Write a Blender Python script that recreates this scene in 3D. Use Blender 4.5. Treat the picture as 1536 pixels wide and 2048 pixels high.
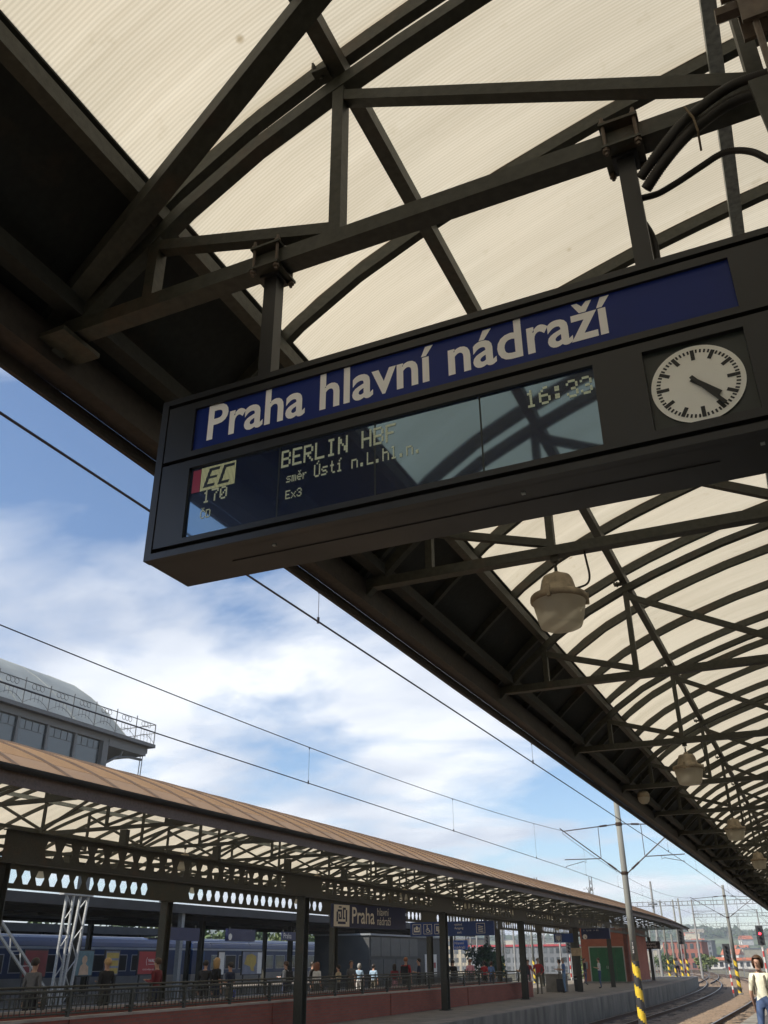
import bpy, bmesh, math, random
from mathutils import Vector, Matrix
R_ = math.radians
random.seed(7)
for o in list(bpy.data.objects): bpy.data.objects.remove(o, do_unlink=True)
S = bpy.context.scene
COL = S.collection

# ---------------------------------------------------------------- camera
cam = bpy.data.cameras.new('camera'); camo = bpy.data.objects.new('camera', cam); COL.objects.link(camo)
cam.sensor_fit = 'VERTICAL'; cam.sensor_height = 24.0; cam.lens = 24.0*1752.494/2048.0
cam.clip_start = 0.05; cam.clip_end = 20000
_r = Vector((0.90946103, 0.41575469, -0.00535419)); _d = Vector((-0.19363714, 0.41211441, -0.89031813)); _f = Vector((-0.3679474, 0.81074641, 0.45530755))
M = Matrix((( _r.x, -_d.x, -_f.x), (_r.y, -_d.y, -_f.y), (_r.z, -_d.z, -_f.z))).to_4x4()
M.translation = Vector((0, 0, 1.7)); camo.matrix_world = M
S.camera = camo
S.cycles.use_adaptive_sampling = True; S.cycles.adaptive_threshold = 0.025; S.cycles.max_bounces = 7; S.cycles.diffuse_bounces = 3; S.cycles.glossy_bounces = 3; S.cycles.transmission_bounces = 4; S.cycles.volume_bounces = 0; S.cycles.caustics_reflective = False; S.cycles.caustics_refractive = False
S.render.resolution_x = 768; S.render.resolution_y = 1024

# ---------------------------------------------------------------- sun, sky, exposure
SUN = Vector((-0.706, -0.76, 1.0)).normalized()
sl = bpy.data.lights.new('sun', 'SUN'); sl.energy = 4.9; sl.angle = R_(0.53); sl.color = (1.0, 0.93, 0.82)
so = bpy.data.objects.new('sun', sl); COL.objects.link(so); so.location = (-60, -60, 90)
so.rotation_euler = SUN.to_track_quat('Z', 'Y').to_euler()
W = bpy.data.worlds.new('World'); S.world = W; W.use_nodes = True
nt = W.node_tree; nt.nodes.clear()
def N(t, **k):
    n = nt.nodes.new(t)
    for a, v in k.items(): setattr(n, a, v)
    return n
def L(a, b): nt.links.new(a, b)
sky = N('ShaderNodeTexSky', sky_type='NISHITA', sun_disc=False, sun_elevation=math.asin(SUN.z), sun_rotation=math.atan2(SUN.x, SUN.y), altitude=250, air_density=1.0, dust_density=0.4, ozone_density=3.2)
tc = N('ShaderNodeTexCoord'); sep = N('ShaderNodeSeparateXYZ'); L(tc.outputs['Generated'], sep.inputs[0])
def mth(op, a, b=None, c=None):
    n = N('ShaderNodeMath', operation=op)
    for i, v in enumerate((a, b, c)):
        if v is None: continue
        if isinstance(v, (int, float)): n.inputs[i].default_value = v
        else: L(v, n.inputs[i])
    return n.outputs[0]
zz = mth('ADD', mth('MAXIMUM', sep.outputs[2], 0.0), 0.16)
cv = N('ShaderNodeCombineXYZ'); L(mth('DIVIDE', sep.outputs[0], zz), cv.inputs[0]); L(mth('DIVIDE', sep.outputs[1], zz), cv.inputs[1])
mp = N('ShaderNodeMapping'); mp.inputs['Location'].default_value = (7.23, -8.45, -2.85); mp.inputs['Rotation'].default_value = (0, 0, R_(35)); mp.inputs['Scale'].default_value = (0.72, 1.0, 1); L(cv.outputs[0], mp.inputs[0])
n1 = N('ShaderNodeTexNoise'); n1.inputs['Scale'].default_value = 1.55; n1.inputs['Detail'].default_value = 9; n1.inputs['Roughness'].default_value = 0.54; n1.inputs['Distortion'].default_value = 0.25; L(mp.outputs[0], n1.inputs['Vector'])
n2 = N('ShaderNodeTexNoise'); n2.inputs['Scale'].default_value = 0.55; n2.inputs['Detail'].default_value = 3; L(mp.outputs[0], n2.inputs['Vector'])
cov = mth('ADD', mth('MULTIPLY', n1.outputs[0], 0.75), mth('MULTIPLY', n2.outputs[0], 0.45))
# more cover towards the horizon, as a layer of broken cloud is seen edge-on there
cov = mth('ADD', cov, mth('MULTIPLY', mth('SUBTRACT', 0.55, sep.outputs[2]), 0.13))
cr = N('ShaderNodeValToRGB'); cr.color_ramp.elements[0].position = 0.565; cr.color_ramp.elements[1].position = 0.675
cr.color_ramp.elements[0].color = (0, 0, 0, 1); cr.color_ramp.elements[1].color = (1, 1, 1, 1); L(cov, cr.inputs[0])
n3 = N('ShaderNodeTexNoise'); n3.inputs['Scale'].default_value = 2.2; n3.inputs['Detail'].default_value = 6; L(mp.outputs[0], n3.inputs['Vector'])
cc = N('ShaderNodeValToRGB'); cc.color_ramp.elements[0].position = 0.3; cc.color_ramp.elements[1].position = 0.62
cc.color_ramp.elements[0].color = (3.9, 4.35, 5.2, 1); cc.color_ramp.elements[1].color = (6.7, 6.9, 7.2, 1); L(n3.outputs[0], cc.inputs[0])
mx = N('ShaderNodeMix', data_type='RGBA'); L(mth('MULTIPLY', cr.outputs[0], 0.94), mx.inputs[0]); L(sky.outputs[0], mx.inputs[6]); L(cc.outputs[0], mx.inputs[7])
bg = N('ShaderNodeBackground'); bg.inputs[1].default_value = 0.125; L(mx.outputs[2], bg.inputs[0])
wo = N('ShaderNodeOutputWorld'); L(bg.outputs[0], wo.inputs[0])
S.view_settings.view_transform = 'Standard'; S.view_settings.look = 'None'; S.view_settings.gamma = 1.0; S.view_settings.exposure = 0.38; S.view_settings.use_curve_mapping = False

# ---------------------------------------------------------------- materials
MT = {}
def mat(name, col, rough=0.6, metal=0.0, var=0.25, scale=3.0, bump=0.0, bscale=40.0, streak=0.0, spec=None):
    if name in MT: return MT[name]
    m = bpy.data.materials.new(name); m.use_nodes = True; t = m.node_tree; nd = t.nodes; b = nd['Principled BSDF']
    b.inputs['Roughness'].default_value = rough; b.inputs['Metallic'].default_value = metal
    if spec is not None: b.inputs['Specular IOR Level'].default_value = spec
    geo = nd.new('ShaderNodeNewGeometry')
    if var > 0:
        no = nd.new('ShaderNodeTexNoise'); no.inputs['Scale'].default_value = scale; no.inputs['Detail'].default_value = 6
        if streak:
            mpn = nd.new('ShaderNodeMapping'); mpn.inputs['Scale'].default_value = (1, 1, streak); t.links.new(geo.outputs['Position'], mpn.inputs[0]); t.links.new(mpn.outputs[0], no.inputs['Vector'])
        else: t.links.new(geo.outputs['Position'], no.inputs['Vector'])
        rp = nd.new('ShaderNodeValToRGB'); e = rp.color_ramp.elements
        e[0].position = 0.3; e[1].position = 0.72
        e[0].color = tuple(c*(1-var) for c in col[:3])+(1,); e[1].color = tuple(min(1, c*(1+var)) for c in col[:3])+(1,)
        t.links.new(no.outputs[0], rp.inputs[0]); t.links.new(rp.outputs[0], b.inputs['Base Color'])
        mr = nd.new('ShaderNodeMapRange'); mr.inputs[3].default_value = max(0, rough-0.12); mr.inputs[4].default_value = min(1, rough+0.12)
        t.links.new(no.outputs[0], mr.inputs[0]); t.links.new(mr.outputs[0], b.inputs['Roughness'])
    else: b.inputs['Base Color'].default_value = tuple(col[:3])+(1,)
    if bump > 0:
        n2 = nd.new('ShaderNodeTexNoise'); n2.inputs['Scale'].default_value = bscale; n2.inputs['Detail'].default_value = 4
        t.links.new(geo.outputs['Position'], n2.inputs['Vector'])
        bp = nd.new('ShaderNodeBump'); bp.inputs['Strength'].default_value = bump; bp.inputs['Distance'].default_value = 0.02
        t.links.new(n2.outputs[0], bp.inputs['Height']); t.links.new(bp.outputs[0], b.inputs['Normal'])
    MT[name] = m; return m
def mat_steel(name, col, rust=0.35, rough=0.55):
    """painted structural steel with worn, rusty and dusty patches"""
    if name in MT: return MT[name]
    m = bpy.data.materials.new(name); m.use_nodes = True; t = m.node_tree; nd = t.nodes; b = nd['Principled BSDF']
    b.inputs['Roughness'].default_value = rough
    geo = nd.new('ShaderNodeNewGeometry')
    a = nd.new('ShaderNodeTexNoise'); a.inputs['Scale'].default_value = 2.3; a.inputs['Detail'].default_value = 8; a.inputs['Roughness'].default_value = 0.65
    c = nd.new('ShaderNodeTexNoise'); c.inputs['Scale'].default_value = 26; c.inputs['Detail'].default_value = 5
    for n in (a, c): t.links.new(geo.outputs['Position'], n.inputs['Vector'])
    r1 = nd.new('ShaderNodeValToRGB'); e = r1.color_ramp.elements; e[0].position = .3; e[1].position = .7
    e[0].color = tuple(v*0.72 for v in col)+(1,); e[1].color = tuple(v*1.25 for v in col)+(1,)
    t.links.new(c.outputs[0], r1.inputs[0])
    r2 = nd.new('ShaderNodeValToRGB'); e = r2.color_ramp.elements; e[0].position = .56; e[1].position = .72; e[0].color = (0, 0, 0, 1); e[1].color = (rust,)*3+(1,)
    t.links.new(a.outputs[0], r2.inputs[0])
    mx = nd.new('ShaderNodeMix'); mx.data_type = 'RGBA'; mx.inputs[7].default_value = (0.10, 0.055, 0.030, 1)
    t.links.new(r2.outputs[0], mx.inputs[0]); t.links.new(r1.outputs[0], mx.inputs[6]); t.links.new(mx.outputs[2], b.inputs['Base Color'])
    bp = nd.new('ShaderNodeBump'); bp.inputs['Strength'].default_value = .25; bp.inputs['Distance'].default_value = .01
    t.links.new(c.outputs[0], bp.inputs['Height']); t.links.new(bp.outputs[0], b.inputs['Normal'])
    MT[name] = m; return m
def mat_panel():
    """dusty ribbed translucent roofing sheet: brown outside, lets warm light through"""
    m = bpy.data.materials.new('translucent_sheet'); m.use_nodes = True; t = m.node_tree; nd = t.nodes; nd.clear()
    geo = nd.new('ShaderNodeNewGeometry'); out = nd.new('ShaderNodeOutputMaterial')
    sp = nd.new('ShaderNodeSeparateXYZ'); t.links.new(geo.outputs['Position'], sp.inputs[0])
    w = nd.new('ShaderNodeMath'); w.operation = 'MULTIPLY'; w.inputs[1].default_value = 2*math.pi/0.0185; t.links.new(sp.outputs[1], w.inputs[0])
    s = nd.new('ShaderNodeMath'); s.operation = 'SINE'; t.links.new(w.outputs[0], s.inputs[0])
    mr = nd.new('ShaderNodeMapRange'); mr.inputs[1].default_value = -1; mr.inputs[2].default_value = 1; mr.inputs[3].default_value = 0.80; mr.inputs[4].default_value = 1.0; t.links.new(s.outputs[0], mr.inputs[0])
    no = nd.new('ShaderNodeTexNoise'); no.inputs['Scale'].default_value = 1.1; no.inputs['Detail'].default_value = 8
    mpn = nd.new('ShaderNodeMapping'); mpn.inputs['Scale'].default_value = (0.35, 2.4, 0.5); t.links.new(geo.outputs['Position'], mpn.inputs[0]); t.links.new(mpn.outputs[0], no.inputs['Vector'])
    n2 = nd.new('ShaderNodeTexNoise'); n2.inputs['Scale'].default_value = 9; n2.inputs['Detail'].default_value = 5; t.links.new(geo.outputs['Position'], n2.inputs['Vector'])
    r1 = nd.new('ShaderNodeValToRGB'); e = r1.color_ramp.elements; e[0].position = .3; e[1].position = .7
    e[0].color = (0.350, 0.318, 0.242, 1); e[1].color = (0.425, 0.388, 0.302, 1); t.links.new(no.outputs[0], r1.inputs[0])
    mu = nd.new('ShaderNodeMix'); mu.data_type = 'RGBA'; mu.blend_type = 'MULTIPLY'; mu.inputs[0].default_value = 1
    t.links.new(r1.outputs[0], mu.inputs[6]); t.links.new(mr.outputs[0], mu.inputs[7])
    sp2 = nd.new('ShaderNodeValToRGB'); e = sp2.color_ramp.elements; e[0].position = .24; e[1].position = .36; e[0].color = (.86, .85, .82, 1); e[1].color = (1, 1, 1, 1); t.links.new(n2.outputs[0], sp2.inputs[0])
    mu2 = nd.new('ShaderNodeMix'); mu2.data_type = 'RGBA'; mu2.blend_type = 'MULTIPLY'; mu2.inputs[0].default_value = 1
    t.links.new(mu.outputs[2], mu2.inputs[6]); t.links.new(sp2.outputs[0], mu2.inputs[7])
    n4 = nd.new('ShaderNodeTexNoise'); n4.inputs['Scale'].default_value = 1.0; n4.inputs['Detail'].default_value = 7; n4.inputs['Roughness'].default_value = .7
    mp4 = nd.new('ShaderNodeMapping'); mp4.inputs['Scale'].default_value = (0.5, 22, 0.6); t.links.new(geo.outputs['Position'], mp4.inputs[0]); t.links.new(mp4.outputs[0], n4.inputs['Vector'])
    r4 = nd.new('ShaderNodeValToRGB'); e = r4.color_ramp.elements; e[0].position = .33; e[1].position = .62; e[0].color = (.93, .92, .90, 1); e[1].color = (1.04, 1.04, 1.04, 1); t.links.new(n4.outputs[0], r4.inputs[0])
    n5 = nd.new('ShaderNodeTexVoronoi'); n5.inputs['Scale'].default_value = 1.7; t.links.new(geo.outputs['Position'], n5.inputs['Vector'])
    r5 = nd.new('ShaderNodeValToRGB'); e = r5.color_ramp.elements; e[0].position = .018; e[1].position = .045; e[0].color = (.62, .58, .50, 1); e[1].color = (1, 1, 1, 1); t.links.new(n5.outputs['Distance'], r5.inputs[0])
    last = mu2.outputs[2]
    for src in (r4, r5):
        mq = nd.new('ShaderNodeMix'); mq.data_type = 'RGBA'; mq.blend_type = 'MULTIPLY'; mq.inputs[0].default_value = 1; t.links.new(last, mq.inputs[6]); t.links.new(src.outputs[0], mq.inputs[7]); last = mq.outputs[2]
    tr = nd.new('ShaderNodeBsdfTranslucent'); t.links.new(last, tr.inputs[0])
    r3 = nd.new('ShaderNodeValToRGB'); e = r3.color_ramp.elements; e[0].position = .25; e[1].position = .75
    e[0].color = (0.265, 0.165, 0.093, 1); e[1].color = (0.33, 0.21, 0.122, 1); t.links.new(no.outputs[0], r3.inputs[0])
    df = nd.new('ShaderNodeBsdfDiffuse'); t.links.new(r3.outputs[0], df.inputs[0])
    ad = nd.new('ShaderNodeAddShader'); t.links.new(df.outputs[0], ad.inputs[0]); t.links.new(tr.outputs[0], ad.inputs[1])
    t.links.new(ad.outputs[0], out.inputs[0]); MT['panel'] = m; return m
def mat_emit(name, col, st):
    if name in MT: return MT[name]
    m = bpy.data.materials.new(name); m.use_nodes = True; b = m.node_tree.nodes['Principled BSDF']
    b.inputs['Base Color'].default_value = tuple(col)+(1,); b.inputs['Emission Color'].default_value = tuple(col)+(1,); b.inputs['Emission Strength'].default_value = st
    MT[name] = m; return m
def mat_glass_dark(name, base, tint, fac, rough=0.03):
    """opaque glossy pane (coated glass over a dark inside)"""
    m = bpy.data.materials.new(name); m.use_nodes = True; t = m.node_tree; nd = t.nodes; b = nd['Principled BSDF']; out = nd['Material Output']
    b.inputs['Base Color'].default_value = tuple(base)+(1,); b.inputs['Roughness'].default_value = 0.35
    g = nd.new('ShaderNodeBsdfGlossy'); g.inputs[0].default_value = tuple(tint)+(1,); g.inputs['Roughness'].default_value = rough
    mx = nd.new('ShaderNodeMixShader'); mx.inputs[0].default_value = fac
    t.links.new(b.outputs[0], mx.inputs[1]); t.links.new(g.outputs[0], mx.inputs[2]); t.links.new(mx.outputs[0], out.inputs[0]); MT[name] = m; return m
def mat_brick(name, c1, c2, mortar, axis='YZ', sc=1.0):
    m = bpy.data.materials.new(name); m.use_nodes = True; t = m.node_tree; nd = t.nodes; b = nd['Principled BSDF']; b.inputs['Roughness'].default_value = .85
    geo = nd.new('ShaderNodeNewGeometry'); sp = nd.new('ShaderNodeSeparateXYZ'); t.links.new(geo.outputs['Position'], sp.inputs[0])
    ad = nd.new('ShaderNodeMath'); ad.operation = 'ADD'; t.links.new(sp.outputs[0], ad.inputs[0]); t.links.new(sp.outputs[1], ad.inputs[1])
    cb = nd.new('ShaderNodeCombineXYZ'); t.links.new(ad.outputs[0], cb.inputs[0]); t.links.new(sp.outputs[2], cb.inputs[1])
    br = nd.new('ShaderNodeTexBrick'); br.inputs['Color1'].default_value = tuple(c1)+(1,); br.inputs['Color2'].default_value = tuple(c2)+(1,); br.inputs['Mortar'].default_value = tuple(mortar)+(1,)
    br.inputs['Scale'].default_value = 1.0; br.inputs['Brick Width'].default_value = .25*sc; br.inputs['Row Height'].default_value = .075*sc; br.inputs['Mortar Size'].default_value = .008*sc
    t.links.new(cb.outputs[0], br.inputs['Vector'])
    no = nd.new('ShaderNodeTexNoise'); no.inputs['Scale'].default_value = 1.2; no.inputs['Detail'].default_value = 7; t.links.new(geo.outputs['Position'], no.inputs['Vector'])
    mr = nd.new('ShaderNodeMapRange'); mr.inputs[3].default_value = .7; mr.inputs[4].default_value = 1.25; t.links.new(no.outputs[0], mr.inputs[0])
    mu = nd.new('ShaderNodeMix'); mu.data_type = 'RGBA'; mu.blend_type = 'MULTIPLY'; mu.inputs[0].default_value = 1; t.links.new(br.outputs[0], mu.inputs[6]); t.links.new(mr.outputs[0], mu.inputs[7]); t.links.new(mu.outputs[2], b.inputs['Base Color'])
    bp = nd.new('ShaderNodeBump'); bp.inputs['Strength'].default_value = .4; bp.inputs['Distance'].default_value = .01; bp.invert = True; t.links.new(br.outputs['Fac'], bp.inputs['Height']); t.links.new(bp.outputs[0], b.inputs['Normal'])
    MT[name] = m; return m

STEEL = mat_steel('olive_painted_steel', (0.042, 0.043, 0.032), 0.5)
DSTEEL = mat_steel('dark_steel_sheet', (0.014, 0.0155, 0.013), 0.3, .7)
FASC = mat_steel('brown_fascia_paint', (0.034, 0.027, 0.023), 0.4, .6)
GALV = mat('galvanised_steel', (0.36, 0.39, 0.38), .45, .5, .3, 30)
GREYP = mat_steel('grey_paint', (0.26, 0.28, 0.29), 0.12)
PANEL = mat_panel()
SIGNG = mat('sign_grey', (0.017, 0.0175, 0.018), .42, 0, .12, 5)
BLACK = mat('black_gap', (0.008, 0.008, 0.009), .7, 0, .1)
SBLUE = mat('sign_blue', (0.005, 0.020, 0.155), .45, 0, .10, 4, spec=.3)
SWHITE = mat('sign_white', (0.74, 0.70, 0.62), .5, 0, .06, 6)
NWHITE = mat('letter_white', (0.92, 0.90, 0.86), .5, 0, .04, 6)
CONC = mat('concrete', (0.24, 0.225, 0.20), .85, 0, .3, 2.2, .3, 30)
MASTC = mat('mast_concrete', (0.19, 0.19, 0.165), .8, 0, .22, 3, .15, 30, streak=.15)
PAVE = mat('platform_paving', (0.20, 0.175, 0.145), .85, 0, .3, 1.5, .25, 25)
BALL = mat('ballast', (0.235, 0.165, 0.105), .95, 0, .45, 9, .9, 12)
RAILS = mat('rail_steel', (0.16, 0.13, 0.11), .32, .8, .3, 8)
RUST = mat('rusty_rail_web', (0.085, 0.05, 0.032), .8, 0, .3, 8)
WOODS = mat('sleeper_wood', (0.06, 0.048, 0.038), .9, 0, .35, 6)
BRICKW = mat_brick('red_brick', (0.30, 0.085, 0.055), (0.25, 0.07, 0.048), (0.17, 0.11, 0.085))
BRICKB = mat_brick('orange_brick', (0.46, 0.14, 0.085), (0.40, 0.12, 0.075), (0.24, 0.15, 0.11))
YEL = mat('hazard_yellow', (0.72, 0.50, 0.035), .55, 0, .2, 8)
HBLK = mat('hazard_black', (0.035, 0.035, 0.037), .6, 0, .25, 8)
WIRE = mat('wire_dark', (0.045, 0.040, 0.045), .5, .3, .1)
HOSE = mat('black_conduit', (0.035, 0.032, 0.028), .55, 0, .2, 20)
LCAP = mat('lamp_cap_grimy', (0.33, 0.27, 0.19), .7, 0, .4, 14)
def lampbowl():
    m = bpy.data.materials.new('lamp_bowl'); m.use_nodes = True; t = m.node_tree; nd = t.nodes; b = nd['Principled BSDF']; out = nd['Material Output']
    b.inputs['Base Color'].default_value = (.52, .50, .43, 1); b.inputs['Roughness'].default_value = .3
    tr = nd.new('ShaderNodeBsdfTranslucent'); tr.inputs[0].default_value = (.62, .58, .48, 1)
    geo = nd.new('ShaderNodeNewGeometry'); no = nd.new('ShaderNodeTexNoise'); no.inputs['Scale'].default_value = 7; no.inputs['Detail'].default_value = 6; t.links.new(geo.outputs['Position'], no.inputs['Vector'])
    rp = nd.new('ShaderNodeValToRGB'); rp.color_ramp.elements[0].color = (.60, .56, .46, 1); rp.color_ramp.elements[1].color = (.82, .80, .73, 1); rp.color_ramp.elements[0].position = .3; rp.color_ramp.elements[1].position = .65
    t.links.new(no.outputs[0], rp.inputs[0]); t.links.new(rp.outputs[0], b.inputs['Base Color'])
    tr.inputs[0].default_value = (.93, .90, .80, 1)
    tp = nd.new('ShaderNodeBsdfTransparent'); tp.inputs[0].default_value = (.95, .93, .86, 1)
    mx = nd.new('ShaderNodeMixShader'); mx.inputs[0].default_value = .62; t.links.new(b.outputs[0], mx.inputs[1]); t.links.new(tr.outputs[0], mx.inputs[2])
    m2 = nd.new('ShaderNodeMixShader'); m2.inputs[0].default_value = .24; t.links.new(mx.outputs[0], m2.inputs[1]); t.links.new(tp.outputs[0], m2.inputs[2]); t.links.new(m2.outputs[0], out.inputs[0]); return m
LBOWL = lampbowl()

# ---------------------------------------------------------------- mesh helpers
class MB:
    def __init__(s): s.v = []; s.f = []; s.m = []
    def add(s, vs, fs, mi=0):
        b = len(s.v); s.v += [tuple(v) for v in vs]
        for f in fs: s.f.append(tuple(b+i for i in f)); s.m.append(mi)
        return s
    def box(s, x0, x1, y0, y1, z0, z1, mi=0):
        return s.add([(x0,y0,z0),(x1,y0,z0),(x1,y1,z0),(x0,y1,z0),(x0,y0,z1),(x1,y0,z1),(x1,y1,z1),(x0,y1,z1)],
            [(0,3,2,1),(4,5,6,7),(0,1,5,4),(1,2,6,5),(2,3,7,6),(3,0,4,7)], mi)
    def beam(s, p0, p1, w, h, mi=0, up=(0,0,1)):
        p0 = Vector(p0); p1 = Vector(p1); d = (p1-p0).normalized(); u = Vector(up)
        if abs(d.dot(u)) > .98: u = Vector((0,1,0)) if abs(d.y) < .9 else Vector((1,0,0))
        r = d.cross(u).normalized(); u = r.cross(d).normalized()
        vs = []
        for p in (p0, p1):
            for a, b in ((-1,-1),(1,-1),(1,1),(-1,1)): vs.append(p+r*a*w/2+u*b*h/2)
        return s.add(vs, [(0,3,2,1),(4,5,6,7),(0,1,5,4),(1,2,6,5),(2,3,7,6),(3,0,4,7)], mi)
    def tube(s, pts, r, n=8, mi=0, caps=True):
        pts = [Vector(p) for p in pts]; k = len(pts); rs = r if isinstance(r, (list, tuple)) else [r]*k
        vs = []; u = None
        for i, p in enumerate(pts):
            d = (pts[min(i+1,k-1)]-pts[max(i-1,0)]).normalized()
            if u is None: u = d.orthogonal().normalized()
            u = (u-d*u.dot(d)).normalized(); w = d.cross(u)
            for j in range(n):
                a = 2*math.pi*j/n; vs.append(p+(u*math.cos(a)+w*math.sin(a))*rs[i])
        fs = [(i*n+j, i*n+(j+1)%n, (i+1)*n+(j+1)%n, (i+1)*n+j) for i in range(k-1) for j in range(n)]
        if caps: fs += [tuple(range(n-1,-1,-1)), tuple((k-1)*n+j for j in range(n))]
        return s.add(vs, fs, mi)
    def lathe(s, prof, n=24, c=(0,0,0), mi=0):
        vs = []; k = len(prof)
        for (r, z) in prof:
            for j in range(n):
                a = 2*math.pi*j/n; vs.append((c[0]+r*math.cos(a), c[1]+r*math.sin(a), c[2]+z))
        fs = [(i*n+j, i*n+(j+1)%n, (i+1)*n+(j+1)%n, (i+1)*n+j) for i in range(k-1) for j in range(n)]
        return s.add(vs, fs, mi)
    def sweep(s, path, prof, mi=0, closed=True):
        """profile (a,b) offset = a*Y + b*normal along a path in the XZ plane"""
        k = len(path); n = len(prof); vs = []
        for i, p in enumerate(path):
            a = path[max(i-1,0)]; b = path[min(i+1,k-1)]; t = Vector((b[0]-a[0],0,b[1]-a[1])).normalized(); nn = Vector((-t.z,0,t.x))
            for (u, w) in prof: vs.append((p[0]+nn.x*w, u, p[1]+nn.z*w))
        fs = []
        for i in range(k-1):
            for j in range(n if closed else n-1): fs.append((i*n+j, (i+1)*n+j, (i+1)*n+(j+1)%n, i*n+(j+1)%n))
        if closed: fs += [tuple(range(n)), tuple((k-1)*n+j for j in range(n-1,-1,-1))]
        return s.add(vs, fs, mi)
    def poly(s, pts, y0, y1, mi=0):
        """extrude polygon given in XZ along Y"""
        n = len(pts); vs = [(p[0],y0,p[1]) for p in pts]+[(p[0],y1,p[1]) for p in pts]
        return s.add(vs, [tuple(range(n)), tuple(range(2*n-1,n-1,-1))]+[(j,n+j,n+(j+1)%n,(j+1)%n) for j in range(n)], mi)
    def mesh(s, name, mats, smooth=False):
        me = bpy.data.meshes.new(name); me.from_pydata(s.v, [], s.f); 
        for m in mats: me.materials.append(m)
        if len(mats) > 1: me.polygons.foreach_set('material_index', s.m)
        if smooth: me.polygons.foreach_set('use_smooth', [True]*len(me.polygons))
        bm = bmesh.new(); bm.from_mesh(me); bmesh.ops.recalc_face_normals(bm, faces=bm.faces); bm.to_mesh(me); bm.free()
        me.update(); return me
    def obj(s, name, mats, parent=None, loc=(0,0,0), rz=0, smooth=False):
        return link(name, s.mesh(name, mats if isinstance(mats, (list,tuple)) else [mats], smooth), parent, loc, rz)
def link(name, me, parent=None, loc=(0,0,0), rz=0):
    o = bpy.data.objects.new(name, me); COL.objects.link(o); o.parent = parent; o.location = loc; o.rotation_euler = (0,0,rz); return o
def tag(o, label=None, cat=None, group=None, kind=None):
    for k, v in (('label',label),('category',cat),('group',group),('kind',kind)):
        if v: o[k] = v
    return o
def thing(name, label, cat, loc=(0,0,0), rz=0, group=None):
    return tag(link(name, None, None, loc, rz), label, cat, group)
def dup(src, loc, rz=None, label=None, parent=None):
    c = src.copy(); COL.objects.link(c); c.location = loc
    if rz is not None: c.rotation_euler = (0,0,rz)
    if label: c['label'] = label
    if parent: c.parent = parent
    for ch in [o for o in KIDS.get(src.name, [])]:
        k = ch.copy(); COL.objects.link(k); k.parent = c
        for g in KIDS.get(ch.name, []):
            q = g.copy(); COL.objects.link(q); q.parent = k
    return c
KIDS = {}
def index(root):
    for o in [root]+list(root.children):
        KIDS[o.name] = list(o.children)
    return root
ORD = ['first','second','third','fourth','fifth','sixth','seventh','eighth','ninth','tenth','eleventh','twelfth','thirteenth','fourteenth','fifteenth','sixteenth','seventeenth','eighteenth','nineteenth','twentieth']
def text_mesh(body, mats, width=None, height=None, bold=0.0, extrude=0.0015, anchor='L'):
    cu = bpy.data.curves.new('t', 'FONT'); cu.body = body; cu.size = 1; cu.offset = bold; cu.extrude = 0; cu.resolution_u = 4
    o = bpy.data.objects.new('t', cu); COL.objects.link(o)
    dg = bpy.context.evaluated_depsgraph_get(); me = bpy.data.meshes.new_from_object(o.evaluated_get(dg))
    bpy.data.objects.remove(o, do_unlink=True); bpy.data.curves.remove(cu)
    xs = [v.co.x for v in me.vertices]; ys = [v.co.y for v in me.vertices]
    x0, x1, y0, y1 = min(xs), max(xs), min(ys), max(ys)
    sx = width/(x1-x0) if width else None; sy = height/(y1-y0) if height else None
    sx = sx or sy; sy = sy or sx
    for v in me.vertices: v.co.x = (v.co.x-x0)*sx; v.co.y = (v.co.y-y0)*sy
    me.materials.clear(); me.materials.append(mats)
    return me
def put_text(name, body, m, parent, loc, rot, **k):
    o = link(name, text_mesh(body, m, **k), parent, loc); o.rotation_euler = rot; return o

def bend(y): return -max(0.0, y-58.0)**2/1046.0 if y > 58 else 0.0
def head(y): return math.atan2(max(0.0, y-58.0)*2/1046.0, 1.0) if y > 58 else 0.0

# ================================================================ SETTING: ground, tracks, platforms
def sheet(name, pts, z, m, kind='structure'):
    b = MB(); b.add([(x,y,z) for x,y in pts], [tuple(range(len(pts)))]); return tag(b.obj(name, m), kind=kind)
YARD = mat('yard_ground', (0.15, 0.135, 0.085), .95, 0, .5, .35, .5, 6)
sheet('ground', [(-2400,-400),(900,-400),(900,1900),(-2400,1900)], -1.06, YARD)
def strip(x0, x1, ys, z, off=True):
    b = MB(); vs = []; fs = []
    for y in ys:
        dx = bend(y) if off else 0
        vs += [(x0+dx,y,z),(x1+dx,y,z)]
    for i in range(len(ys)-1): fs.append((2*i,2*i+1,2*i+3,2*i+2))
    return b.add(vs, fs)
YS = [-40,0,30,58]+[58+4*i for i in range(1,60)]
# rough ballast bed: displaced grid near, so that it is not a flat sheet
def ballast(name, x0, x1, y0, y1, st):
    b = MB(); nx = int((x1-x0)/st); ny = int((y1-y0)/st); rnd = random.Random(3)
    for j in range(ny+1):
        y = y0+(y1-y0)*j/ny
        for i in range(nx+1):
            b.v.append((x0+(x1-x0)*i/nx+bend(y)+rnd.uniform(-.05,.05), y+rnd.uniform(-.05,.05), -0.955+rnd.uniform(-.035,.035)))
    for j in range(ny):
        for i in range(nx):
            a = j*(nx+1)+i; b.f.append((a,a+1,a+nx+2,a+nx+1)); b.m.append(0)
    return tag(b.obj(name, BALL), 'brown stone ballast bed under the two tracks', kind='stuff')
ballast('ballast', -11.2, -2.6, 28, 150, .28)
tag(strip(-11.2,-2.6,[-40,0,28.1],-.96).obj('track_bed', BALL), kind='structure')
tag(strip(-11.2,-2.6,[149.9+8*i for i in range(30)],-.96).obj('track_bed', BALL), kind='structure')
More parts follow.
